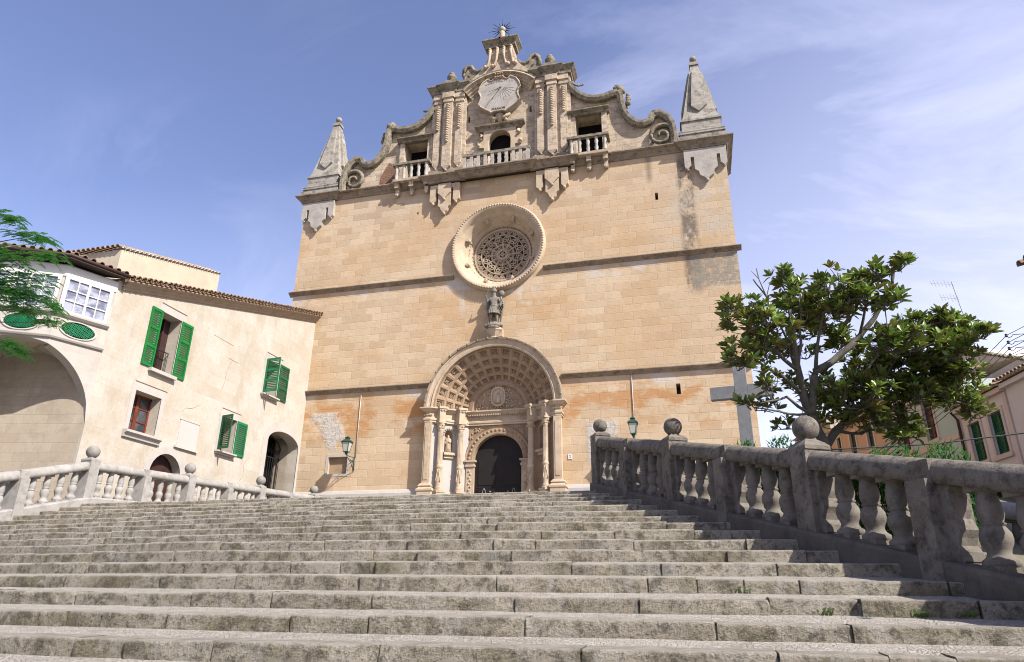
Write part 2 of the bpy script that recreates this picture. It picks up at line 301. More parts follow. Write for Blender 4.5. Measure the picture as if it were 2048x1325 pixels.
# ------------------------------------------------------------------ mesh builder
class MB:
    def __init__(s): s.v = []; s.f = []; s.sm = []
    def add(s, vs, fs, smooth=False):
        o = len(s.v); s.v += [tuple(v) for v in vs]; s.f += [tuple(i+o for i in f) for f in fs]; s.sm += [smooth]*len(fs); return s
    def box(s, x0, x1, y0, y1, z0, z1):
        v = [(x, y, z) for x in (x0, x1) for y in (y0, y1) for z in (z0, z1)]
        return s.add(v, [(0, 1, 3, 2), (4, 6, 7, 5), (0, 4, 5, 1), (2, 3, 7, 6), (0, 2, 6, 4), (1, 5, 7, 3)])
    def obox(s, c, ax, ay, az):   # oriented box, half axes vectors
        c, ax, ay, az = map(Vector, (c, ax, ay, az)); v = [c+i*ax+j*ay+k*az for i in (-1, 1) for j in (-1, 1) for k in (-1, 1)]
        return s.add(v, [(0, 1, 3, 2), (4, 6, 7, 5), (0, 4, 5, 1), (2, 3, 7, 6), (0, 2, 6, 4), (1, 5, 7, 3)])
    def lathe(s, prof, c=(0, 0, 0), n=16, smooth=True, rot=0, axis=None, caps=True):
        vs = []; c = Vector(c)
        q = Vector((0, 0, 1)).rotation_difference(Vector(axis)) if axis else None
        for r, z in prof:
            for i in range(n):
                p = Vector((r*cos(2*pi*i/n+rot), r*sin(2*pi*i/n+rot), z))
                if q: p = q @ p
                vs.append(c+p)
        fs = [(k*n+i, k*n+(i+1) % n, (k+1)*n+(i+1) % n, (k+1)*n+i) for k in range(len(prof)-1) for i in range(n)]
        if caps: fs += [tuple(range(n))[::-1], tuple((len(prof)-1)*n+i for i in range(n))]
        return s.add(vs, fs, smooth)
    def revolve(s, prof, cx, cz, a0, a1, n, smooth=False):
        k = len(prof); vs = [(cx+r*cos(a0+(a1-a0)*i/n), y, cz+r*sin(a0+(a1-a0)*i/n)) for i in range(n+1) for r, y in prof]
        fs = [(i*k+j, i*k+(j+1) % k, (i+1)*k+(j+1) % k, (i+1)*k+j) for i in range(n) for j in range(k)]
        return s.add(vs, fs+[tuple(range(k)), tuple(n*k+j for j in range(k))], smooth)
    def ball(s, c, r, n=16, sq=1.):
        k = n//2; return s.lathe([(max(.001, r*sin(pi*i/k)), -r*sq*cos(pi*i/k)) for i in range(k+1)], c, n)
    def tube(s, pts, r, n=6, smooth=True, closed=False):
        pts = [Vector(p) for p in pts]; rs = r if isinstance(r, (list, tuple)) else [r]*len(pts); vs = []; up = Vector((0, 0, 1)); L = len(pts)
        for i, p in enumerate(pts):
            t = (pts[(i+1) % L]-pts[i-1]) if closed else (pts[min(i+1, L-1)]-pts[max(i-1, 0)])
            t = t.normalized() if t.length > 1e-9 else Vector((0, 0, 1))
            a = t.cross(up if abs(t.z) < .95 else Vector((0, 1, 0))).normalized(); b = a.cross(t)
            for j in range(n): w = 2*pi*(j+.5)/n; vs.append(p+rs[i]*(cos(w)*a+sin(w)*b))
        m = L if closed else L-1
        fs = [(i*n+j, ((i+1) % L)*n+j, ((i+1) % L)*n+(j+1) % n, i*n+(j+1) % n) for i in range(m) for j in range(n)]
        if not closed: fs += [tuple(range(n)), tuple((L-1)*n+j for j in range(n))[::-1]]
        return s.add(vs, fs, smooth and n > 4)
    def plate(s, outer, holes, fr, d0, d1):
        """flat polygon with holes: fr=(origin,u,v,n); front at d0 back at d1 along n"""
        o, u, v, n = map(Vector, fr); loops = [outer]+list(holes); L = [[Vector((a, b, 0)) for a, b in lp] for lp in loops]
        tris = tessellate_polygon(L); flat = [p for lp in L for p in lp]; k = len(flat)
        P = [o+u*p.x+v*p.y+n*d0 for p in flat]+[o+u*p.x+v*p.y+n*d1 for p in flat]
        fs = []
        nn = u.cross(v)
        flip = nn.dot(n*(d0-d1)) < 0
        for t in tris:
            a, b, c = t; ar = (flat[b]-flat[a]).cross(flat[c]-flat[a]).z
            if (ar < 0) != flip: t = (a, c, b)
            fs.append(tuple(t)); fs.append((t[0]+k, t[2]+k, t[1]+k))
        st = 0
        for lp in L:
            m = len(lp)
            for i in range(m): j = (i+1) % m; fs.append((st+i, st+j, st+j+k, st+i+k))
            st += m
        return s.add(P, fs)
    def sweep(s, path, prof, closed=False, smooth=False, up=Vector((0, 0, 1)), side=None):
        """prof points (a,b): a along side vector, b along up; path list of points; section kept vertical"""
        path = [Vector(p) for p in path]; vs = []; L = len(path); k = len(prof)
        for i, p in enumerate(path):
            d0 = (path[i]-path[i-1]) if (i > 0 or closed) else (path[1]-path[0]); d1 = (path[(i+1) % L]-path[i]) if (i < L-1 or closed) else d0
            if side is not None: sd = Vector(side); sc = 1
            else:
                a = Vector((d0.x, d0.y, 0)).normalized(); b = Vector((d1.x, d1.y, 0)).normalized(); t = (a+b).normalized(); sd = t.cross(up).normalized(); sc = 1/max(.35, t.dot(b))
            for q in prof: vs.append(p+sd*q[0]*sc+up*q[1])
        m = L if closed else L-1
        fs = [(i*k+j, i*k+(j+1) % k, ((i+1) % L)*k+(j+1) % k, ((i+1) % L)*k+j) for i in range(m) for j in range(k)]
        if not closed: fs += [tuple(range(k))[::-1], tuple((L-1)*k+j for j in range(k))]
        return s.add(vs, fs, smooth)
    def build(s, name, mat, parent=None, fix=True):
        me = bpy.data.meshes.new(name); off = Vector(parent_world(parent)) if parent else Vector((0, 0, 0))
        me.from_pydata([tuple(Vector(v)-off) for v in s.v] if parent else s.v, [], s.f); me.polygons.foreach_set('use_smooth', s.sm)
        me.materials.append(M[mat] if isinstance(mat, str) else mat)
        if fix:
            bm = bmesh.new(); bm.from_mesh(me); bmesh.ops.recalc_face_normals(bm, faces=bm.faces); bm.to_mesh(me); bm.free()
        me.update()
        o = bpy.data.objects.new(name, me); COL.objects.link(o)
        if parent: o.parent = parent
        return o
LOCS = {}
def parent_world(p):
    x = Vector((0, 0, 0))
    while p: x += p.location; p = p.parent
    return x
def tag(o, label=None, cat=None, group=None, kind=None):
    if label: o['label'] = label
    if cat: o['category'] = cat
    if group: o['group'] = group
    if kind: o['kind'] = kind
    return o
def thing(name, loc, label, cat, group=None):
    o = bpy.data.objects.new(name, None); o.empty_display_size = .3; COL.objects.link(o); o.location = loc; return tag(o, label, cat, group)
def dup(o, parent, loc):
    c = o.copy(); COL.objects.link(c); c.parent = parent; c.location = loc
    for ch in o.children:
        d = ch.copy(); COL.objects.link(d); d.parent = c
    return c
def arcpts(cx, cz, r, a0, a1, n): return [(cx+r*cos(a0+(a1-a0)*i/n), cz+r*sin(a0+(a1-a0)*i/n)) for i in range(n+1)]
def evalmesh(o):
    dg = bpy.context.evaluated_depsgraph_get(); me = bpy.data.meshes.new_from_object(o.evaluated_get(dg)); return me
def skin(name, pts, edges, rad, mat, parent=None, loc=(0, 0, 0), sub=2, root=0):
    me = bpy.data.meshes.new(name); me.from_pydata(pts, edges, []); o = bpy.data.objects.new(name, me); COL.objects.link(o)
    o.modifiers.new('s', 'SKIN')
    for i, r in enumerate(rad):
        r = r if isinstance(r, tuple) else (r, r); me.skin_vertices[0].data[i].radius = r
    me.skin_vertices[0].data[root].use_root = True
    sb = o.modifiers.new('u', 'SUBSURF'); sb.levels = sub; sb.render_levels = sub
    bpy.context.view_layer.update(); m2 = evalmesh(o); bpy.data.objects.remove(o)
    m2.name = name; m2.materials.clear(); m2.materials.append(M[mat]); m2.polygons.foreach_set('use_smooth', [True]*len(m2.polygons))
    n = bpy.data.objects.new(name, m2); COL.objects.link(n); n.location = loc
    if parent: n.parent = parent
    return n

# ------------------------------------------------------------------ ground, stairs, terrace
FY = 29.3; CX = -8.55
def gz(y):   # lie of the land
    return 0 if y < 0 else (y*3.93/15.77 if y < 15.77 else 3.93+.053*(y-15.77) if y < 29.3 else 4.65)
def grade(x0, x1, ys, dz, nx=2):
    m = MB(); vs = [(x0+(x1-x0)*i/(nx-1), y, gz(y)+dz) for y in ys for i in range(nx)]
    return m.add(vs, [(j*nx+i, j*nx+i+1, (j+1)*nx+i+1, (j+1)*nx+i) for j in range(len(ys)-1) for i in range(nx-1)])
tag(grade(-900, 900, [-900, -.01, 15.77, 29.3, 1500], -.32).build('ground', 'ground'), kind='structure')
tag(grade(-17.0, 3.0, [15.9, 29.4], .04).build('terrace', 'paving'), kind='structure')
tag(grade(-40, -16.9, [-12, -.01, 15.77, 29.3, 60], .02).build('side_lane', 'paving'), kind='structure')
tag(grade(6, 9.6, [-12, -.01, 15.77, 29.3, 60], .02).build('street', 'paving'), kind='structure')
tag(grade(-40, 30, [-14, -1.2], .015).build('lower_street', 'paving'), kind='structure')
AK = [4.94, 5.68, 6.33, 6.85, 7.5, 8.32, 9.03, 9.72, 10.43, 11.26, 12.0, 12.78, 13.46, 14.3, 15.02, 15.77]
def step_y(k, x):
    a = AK[k] if k >= 0 else 4.94+.71*k
    c = .022 if k <= 9 else .022*(15-k)/6
    if k < 0: c = .02
    d = (x+5)**2; return a+c*d/(1+d/60)
def zk(k): return 1.35+.175*k
def foot_x(y): return 5.62-.497*y   # right hand foot of the balustrade wall
def build_stairs():
    st = MB(); tr = MB(); rng = random.Random(3)
    for k in range(-7, 16):
        y0 = step_y(k, 0); xl = -16.55; xr = min(7.5, foot_x(step_y(k, 2))+.45)
        near = k <= 4
        z = zk(k); x = xl-rng.random()
        while x < xr:
            ln = rng.uniform(.55, 1.55) if rng.random() < .85 else rng.uniform(.35, .6)
            x1 = min(x+ln, xr+.3); a = max(x, xl); b = min(x1, xr)
            if b-a > .08:
                g = (.004+rng.random()*.007)*(1 if near else .8); dy = rng.gauss(0, .016); dz = rng.gauss(0, .008); tilt = rng.gauss(0, .006)
                dx = .035 if near else .07; nx = max(3, int((b-a)/dx)); nz = 6 if near else 3
                depth = .30+rng.random()*.06; h = .20; seed = rng.random()*50
                prof = [(0.0, -h)]+[(.0, -h+(h-.035)*(j+1)/nz) for j in range(nz)]+[(.0, -.022), (.007, -.007), (.022, 0), (.12, 0), (depth, .004)]
                vs = []; P = len(prof)
                for i in range(nx+1):
                    s = i/nx; xx = a+g+(b-a-2*g)*s; e = min(s, 1-s)*(b-a); yy = step_y(k, xx)
                    rd = .006*max(0, 1-e/.02)
                    for j, (py, pz) in enumerate(prof):
                        q = Vector((xx*3.2+seed, pz*6+k*7.1, py*3))
                        r = noise.fractal(q, .8, 2.1, 3)*.011 + noise.noise(Vector((xx*1.3, k*3.3, seed)))*.008
                        chip = max(0, noise.noise(Vector((xx*5+seed, k*2., 1.)))-.32)*.09
                        fr = 1 if j <= nz+2 else .3
                        ch = chip if j in (nz-1, nz, nz+1, nz+2) else 0
                        vs.append((xx, yy+py+dy+r*fr+rd*fr+ch*.8, z+pz+dz+tilt*(s-.5)+(noise.noise(Vector((xx*4, k, seed)))*.004 if j > nz else 0)-ch*.55))
                fs = [(i*P+j, (i+1)*P+j, (i+1)*P+j+1, i*P+j+1) for i in range(nx) for j in range(P-1)]
                o = len(st.v); st.v += vs; st.f += [tuple(q+o for q in f) for f in fs]; st.sm += [True]*len(fs)
                for side in (0, nx): st.add([vs[side*P+j] for j in range(P)]+[(vs[side*P][0], vs[side*P][1]+depth, vs[side*P][2])], [tuple(range(P+1))])
            x = x1
        # cobbled tread behind the nosing
        yb = .24; n = 60; m2 = 5 if near else 2; vs = []
        for i in range(n+1):
            xx = xl+(xr-xl)*i/n; ya = step_y(k, xx)+yb; y1 = (step_y(k+1, xx) if k < 15 else 16.4)+.05
            for j in range(m2+1):
                t = j/m2; vs.append((xx, ya+(y1-ya)*t, z-.006+.05*t + (noise.noise(Vector((xx*3, ya+t, 0)))*.006)))
        w = m2+1; tr.add(vs, [(i*w+j, (i+1)*w+j, (i+1)*w+j+1, i*w+j+1) for i in range(n) for j in range(m2)], True)
        # dark bedding behind the blocks
        vs = []
        for i in range(n+1):
            xx = xl+(xr-xl)*i/n; y = step_y(k, xx)+.05; vs += [(xx, y, z-.24), (xx, y, z-.03)]
        tr.add(vs, [(2*i, 2*i+2, 2*i+3, 2*i+1) for i in range(n)])
    st.box(-16.9, 7, -6.5, -1, -.5, -.1)
    tag(st.build('staircase', 'riser', fix=False), kind='structure'); tag(tr.build('tread_paving', 'cobble', fix=False), kind='structure')
build_stairs()

# ------------------------------------------------------------------ balustrades
BALP = [(.105, 0), (.135, .03), (.135, .10), (.10, .14), (.085, .19), (.092, .24), (.112, .30), (.12, .36), (.115, .43), (.088, .50), (.078, .525), (.094, .535), (.094, .555), (.078, .565), (.088, .60), (.098, .66), (.096, .74), (.084, .84), (.076, .91), (.072, .935), (.092, .945), (.096, .965), (.096, 1.0)]
def make_baluster(h, mat, parent, r=1.):
    r = 1.22 if mat == 'bal_rb' else 1.
    m = MB(); m.lathe([(a*r*.92, b*h) for a, b in BALP], (0, 0, 0), 18)
    m.box(-.10*r, .10*r, -.10*r, .10*r, h*.955, h+.05); m.box(-.115*r, .115*r, -.115*r, .115*r, -.12, h*.035)
    me_o = m.build('baluster', mat); me_o.parent = parent; return me_o
def balustrade(label, cat, start, dirv, us, ball_r, half, rail, railt, ledge, ballz, mats, slope_fn, nb, engaged, wallw=.25, balls=True, skip_mid=False, base=None, ends=(0, 0)):
    """us: list of bay boundaries in metres along dirv; z functions of u"""
    mat, matb, mats_ball, matl = mats
    d = Vector((dirv[0], dirv[1], 0)).normalized(); nrm = Vector((d.y, -d.x, 0)); s0 = Vector((start[0], start[1], 0))
    def at(u, z): p = s0+d*u; return Vector((p.x, p.y, z))
    root = thing('stone_balustrade', at(us[0], rail(us[0])-1.3), label, cat)
    u0, u1 = us[0]-ends[0], us[-1]+ends[1]
    # ledge wall
    base = base or (lambda u: gz(at(u, 0).y)-.35)
    N = max(2, int((u1-u0)/.35)); L = []
    m = MB(); vs = []
    for i in range(N+1):
        u = u0+(u1-u0)*i/N; zl = ledge(u); zb = min(base(u), zl-.1); w = wallw
        j = noise.noise(Vector((u*2, 3, 1)))*.008
        for a, z in ((-w, zb), (-w+j, zl-.045), (-w+.02, zl-.008), (-w+.06, zl), (w-.06, zl), (w-.02, zl-.008), (w, zl-.045), (w, zb)): p = at(u, z)+nrm*a; vs.append(p)
    m.add(vs, [(i*8+j, (i+1)*8+j, (i+1)*8+(j+1) % 8, i*8+(j+1) % 8) for i in range(N) for j in range(8)]+[tuple(range(8)), tuple(N*8+j for j in range(8))[::-1]])
    m.build('base_wall', matl, root)
    piers = []
    for i, u in enumerate(us): piers.append((u, balls))
    if not skip_mid:
        for i in range(len(us)-1): piers.append(((us[i]+us[i+1])/2, False))
    # rails between ball piers
    for i in range(-1, len(us)):
        a = us[i] if i >= 0 else u0; b = us[i+1] if i+1 < len(us) else u1
        if b-a < .2: continue
        a2 = a+(.13 if i >= 0 else 0); b2 = b-(.13 if i+1 < len(us) else 0)
        w = .165; pr = [(-w, 0), (-w-.004, .10)]+[(-w*cos(t*pi/8), .11+(railt-.11)*sin(t*pi/8)) for t in range(1, 8)]+[(w+.004, .10), (w, 0)]
        n = max(2, int((b2-a2)/.12)); m = MB(); vs = []
        for q in range(n+1):
            u = a2+(b2-a2)*q/n
            for j, (aa, bb) in enumerate(pr):
                p = at(u, rail(u)-railt+bb)+nrm*aa; e = noise.fractal(Vector((u*3, aa*9, bb*9)), .9, 2, 3)*.006; vs.append(p+Vector((e, e, e)))
        k = len(pr); m.add(vs, [(q*k+j, (q+1)*k+j, (q+1)*k+(j+1) % k, q*k+(j+1) % k) for q in range(n) for j in range(k)], True)
        m.add([vs[j] for j in range(k)], [tuple(range(k))]); m.add([vs[n*k+j] for j in range(k)], [tuple(range(k))])
        m.build('handrail', mat, root)
    for u, isball in piers:
        zr = rail(u); zb = min(base(u), ledge(u)-.2); p = at(u, 0)
        if isball:
            m = MB(); h = half; c = at(u, 0)
            m.obox(at(u, (zb+zr-.0)/2), d*h, nrm*(h+.02), Vector((0, 0, (zr-zb)/2)))
            tz = ballz(u)-ball_r*.86
            # shouldered cap
            vs = []; rings = [(h+.015, zr-.02), (h+.015, zr+.03), (h*.86, zr+(tz-zr)*.55), (h*.48, zr+(tz-zr)*.9), (h*.42, tz+.02)]
            for hw, z in rings:
                for sx, sy in ((-1, -1), (1, -1), (1, 1), (-1, 1)): vs.append(at(u, z)+d*hw*sx+nrm*hw*sy)
            m.add(vs, [(r*4+j, r*4+(j+1) % 4, (r+1)*4+(j+1) % 4, (r+1)*4+j) for r in range(4) for j in range(4)]+[(16, 17, 18, 19), (0, 1, 2, 3)])
            po = m.build('pier', mat, root)
            b = MB(); b.ball(at(u, ballz(u)), ball_r, 24)
            bo = b.build('stone_ball', mats_ball, None); bo.parent = po
            off = parent_world(po); bo.data.transform(Matrix.Translation(-off))
        else:
            m = MB(); m.obox(at(u, (zb+zr-railt+.02)/2), d*.13, nrm*(wallw+.012), Vector((0, 0, (zr-railt+.02-zb)/2)))
            m.obox(at(u, zr-railt*.55), d*.13, nrm*.172, Vector((0, 0, railt*.5-.02)))
            m.build('pier', mat, root)
    # balusters
    allp = sorted(p[0] for p in piers); first = None
    spans = list(zip(allp[:-1], allp[1:]))
    if ends[1] > .8: spans.append((us[-1], u1))
    if ends[0] > .8: spans.append((u0, us[0]))
    fr = engaged[0]
    for a, b in spans:
        for f in fr:
            u = a+(b-a)*f; zl = ledge(u); h = rail(u)-railt-zl
            loc = at(u, zl)-parent_world(root)
            if first is None:
                first = make_baluster(.8, matb, root); first.rotation_euler = (0, 0, atan2(d.y, d.x)); first.location = loc; o = first
            else:
                o = first.copy(); COL.objects.link(o); o.parent = root; o.location = loc
            o.scale = (1, 1, h/.8)
        if engaged[1]:
            for u, sg in ((a+.13+.07, 1), (b-.13-.07, -1)):
                zl = ledge(u); h = rail(u)-railt-zl; m = MB(); prof = [(.075, 0), (.075, .12), (.03, .2), (.05, .3), (.085, .4), (.05, .52), (.03, .55), (.05, .66), (.03, .9), (.07, .96), (.07, 1.02)]
                pts = [(-.07, -.1)]+[(r, z*h) for r, z in prof]+[(-.07, h*1.02)]
                m.plate(pts, [], (at(u, zl), d*sg, (0, 0, 1), nrm), .11, -.11); m.build('half_baluster', matb, root)
    return root
dR = Vector((1.767, -3.30)); LR = dR.length; R3p = (-2.055, 16.10)
# u runs down from the top pier; s = 2-u/LR
sR = lambda u: 2-u/LR
balustrade("dark weathered balustrade with large stone balls climbing the right side of the stairs", "balustrade", R3p, dR, [0, LR, 2*LR, 3*LR, 4*LR], .168, .17,
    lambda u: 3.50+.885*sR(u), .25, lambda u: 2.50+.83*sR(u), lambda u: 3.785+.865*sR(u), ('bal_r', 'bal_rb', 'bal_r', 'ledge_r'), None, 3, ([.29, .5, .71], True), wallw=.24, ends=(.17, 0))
xl = -16.75; yL = [16.04, 20.15, 24.27, 28.38]
railL = lambda y: (5.21+.053*(y-16.04)) if y > 16.04 else 5.21-.29*(16.04-y)
ledL = lambda y: (4.20+.05*(y-16.04)) if y > 16.04 else 4.18-.262*(16.04-y)
balL = lambda y: (5.465+.0535*(y-16.04)) if y > 16.04 else 5.465-.29*(16.04-y)
ys0 = 3.72
yb = [ys0, ys0+4.107, ys0+8.214, 16.04, 20.15, 24.27, 28.38]
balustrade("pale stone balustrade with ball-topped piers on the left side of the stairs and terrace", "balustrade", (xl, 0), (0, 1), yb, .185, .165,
    railL, .25, ledL, balL, ('bal_l', 'bal_l', 'ball_l', 'bal_l'), None, 4, ([.2, .4, .6, .8], False), wallw=.22, ends=(0, .9))
# second flight beyond the right hand balustrade
balustrade("shaded balustrade of a side stair seen through the right balustrade at the frame edge", "balustrade", (3.7, 12.0), dR, [0, LR, 2*LR], .168, .17,
    lambda u: 3.22-.236*u, .22, lambda u: 2.3-.226*u, lambda u: 3.4-.236*u, ('bal_l', 'bal_rb', 'bal_r', 'bal_l'), None, 3, ([.2, .4, .6, .8], False), wallw=.2, balls=False)

# ------------------------------------------------------------------ church
CH = thing('church', (CX, FY, 4.6), "tall tan sandstone church front with carved portal, rose window and curved gable", "church")
XF = lambda y: ((0, y, 0), (1, 0, 0), (0, 0, 1), (0, -1, 0))
ZP = 9.75; RCX, RCZ = -8.5, 18.0
def church_walls():
    m = MB()
    arch = [(CX+3.0*cos(pi-pi*i/40), ZP+3.0*sin(pi-pi*i/40)) for i in range(41)]
    outer = [(-19.85, 3.5), (CX-3.0, 3.5)]+arch+[(CX+3.0, 3.5), (2.78, 3.5), (2.78, 22.15), (-19.85, 22.15)]
    holes = [[(RCX+2.14*cos(2*pi*i/64), RCZ+2.14*sin(2*pi*i/64)) for i in range(64)]]
    for x, z, w, h in ((-.59, 19.8, .07, .2), (-.29, 10.11, .09, .24), (-13.0, 20.6, .05, .06)): holes.append([(x-w, z-h), (x+w, z-h), (x+w, z+h), (x-w, z+h)])
    # small square plaque niche
    holes.append([(-16.72, 6.97), (-15.72, 6.97), (-15.72, 7.77), (-16.72, 7.77)])
    m.plate(outer, holes, XF(FY), 0, -.9); m.build('front_wall', 'facade', CH)
    m = MB(); m.box(-19.84, 2.77, FY+1.35, FY+34, 3.5, 21.5); m.box(-19.84, -12.1, FY+.91, FY+1.34, 3.5, 21.5); m.box(-5.0, 2.77, FY+.91, FY+1.34, 3.5, 21.5); m.build('nave_body', 'church_side', CH)
    m = MB(); m.box(-16.72, -15.72, FY+.16, FY+.3, 6.97, 7.77); m.build('plaque_back', 'carve_dark', CH)
    m = MB(); m.plate([(-16.84, 6.85), (-15.6, 6.85), (-15.6, 7.89), (-16.84, 7.89)], [[(-16.72, 6.97), (-15.72, 6.97), (-15.72, 7.77), (-16.72, 7.77)]], XF(FY), .015, -.02)
    m.build('plaque_frame', 'trim', CH)
    # plinth
    for a, b in ((-18.3, CX-3.2), (CX+3.2, 2.84)):
        m = MB(); m.sweep([(a, FY, 0), (b, FY, 0)], [(0, 4.2), (.14, 4.2), (.14, 6.0), (.08, 6.14), (0, 6.17)]); m.build('plinth', 'trim', CH)
    P = [(-.05, -.5), (.04, -.48), (.09, -.36), (.22, -.22), (.30, -.1), (.30, -.02), (.0, .12), (-.05, .12)]
    for x0, x1, z in ((-18.4, CX-3.15, 11.1), (CX+3.15, 2.98, 11.1), (-20.02, RCX-2.3, 16.65), (RCX+2.3, 2.98, 16.65)):
        m = MB(); pts = []; n = int((x1-x0)/.35)
        for i in range(n+1):
            pts.append((x0+(x1-x0)*i/n, FY, z+noise.noise(Vector((i*.7, z, 0)))*.012))
        m.sweep(pts, [(a*.72 if a > 0 else a, b*.42) for a, b in P]); m.build('string_course', 'string', CH)
    # top cornice with breaks forward at the corners and under the paired pilasters
    def cor(path, nm='cornice'):
        m = MB(); m.sweep(path, [(-.1, 22.1), (.05, 22.1), (.08, 22.18), (.14, 22.24), (.22, 22.36), (.34, 22.44), (.34, 22.5), (-.1, 22.56)])
        m.build(nm, 'string', CH)
    f = FY; q = .12
    pl = [(-19.95, f+3), (-19.95, f-q), (-17.9, f-q), (-17.9, f), (CX-3.95, f), (CX-3.95, f-.3), (CX-1.85, f-.3), (CX-1.85, f-.42), (CX+1.85, f-.42), (CX+1.85, f-.3), (CX+3.95, f-.3), (CX+3.95, f), (.8, f), (.8, f-q), (2.88, f-q), (2.88, f+3)]
    cor([(a, b, 0) for a, b in pl])
    m = MB(); m.plate([(-20.1, f-.3), (2.95, f-.3), (2.95, f+3.1), (-20.1, f+3.1)], [], ((0, 0, 0), (1, 0, 0), (0, 1, 0), (0, 0, 1)), 22.52, 22.38); m.build('cornice_slab', 'string', CH)
    for x0, x1 in ((-19.9, -17.95), (.85, 2.83)):
        c = (x0+x1)/2
        pts = [(x0, 22.05), (x0, 21.1), (x0+.13, 20.95), (x0+.27, 21.12), (x0+.31, 21.12), (x0+.31, 21.62), (x0+.46, 21.62), (x0+.46, 20.92), (x0+.62, 20.8), (x0+.68, 20.55), (c-.12, 20.42), (c, 20.26), (c+.12, 20.42), (x1-.68, 20.55), (x1-.62, 20.8), (x1-.46, 20.92), (x1-.46, 21.62), (x1-.31, 21.62), (x1-.31, 21.12), (x1-.27, 21.12), (x1-.13, 20.95), (x1, 21.1), (x1, 22.05)]
        m = MB(); m.plate(pts, [], XF(f), .2, -.05); m.ball((c, f-.13, 20.27), .09, 10); m.ball((x0+.14, f-.1, 20.97), .07, 8); m.ball((x1-.14, f-.1, 20.97), .07, 8)
        m.build('carved_pendant', 'pale', CH)
    for s in (-1, 1):
        c = CX+s*2.88; pts = [(c-.82, 22.0), (c-.82, 21.05), (c-.7, 20.95), (c-.64, 20.85), (c-.55, 20.95), (c-.47, 21.05), (c-.47, 21.75), (c-.34, 21.75), (c-.34, 20.72), (c-.22, 20.62), (c-.15, 20.42), (c, 20.24), (c+.15, 20.42), (c+.22, 20.62), (c+.34, 20.72), (c+.34, 21.75), (c+.47, 21.75), (c+.47, 21.05), (c+.55, 20.95), (c+.64, 20.85), (c+.7, 20.95), (c+.82, 21.05), (c+.82, 22.0)]
        m = MB(); m.plate(pts, [], XF(f), .28, -.05); m.plate([(c-.36, 22.0), (c-.36, 21.45), (c-.2, 21.3), (c, 21.05), (c+.2, 21.3), (c+.36, 21.45), (c+.36, 22.0)], [], XF(f), .36, .2)
        for dx, z in ((0, 20.24), (-.63, 20.86), (.63, 20.86), (0, 21.06)): m.ball((c+dx, f-.24-(.08 if z == 21.06 else 0), z), .085, 8)
        m.build('carved_pendant', 'carve', CH)
church_walls()

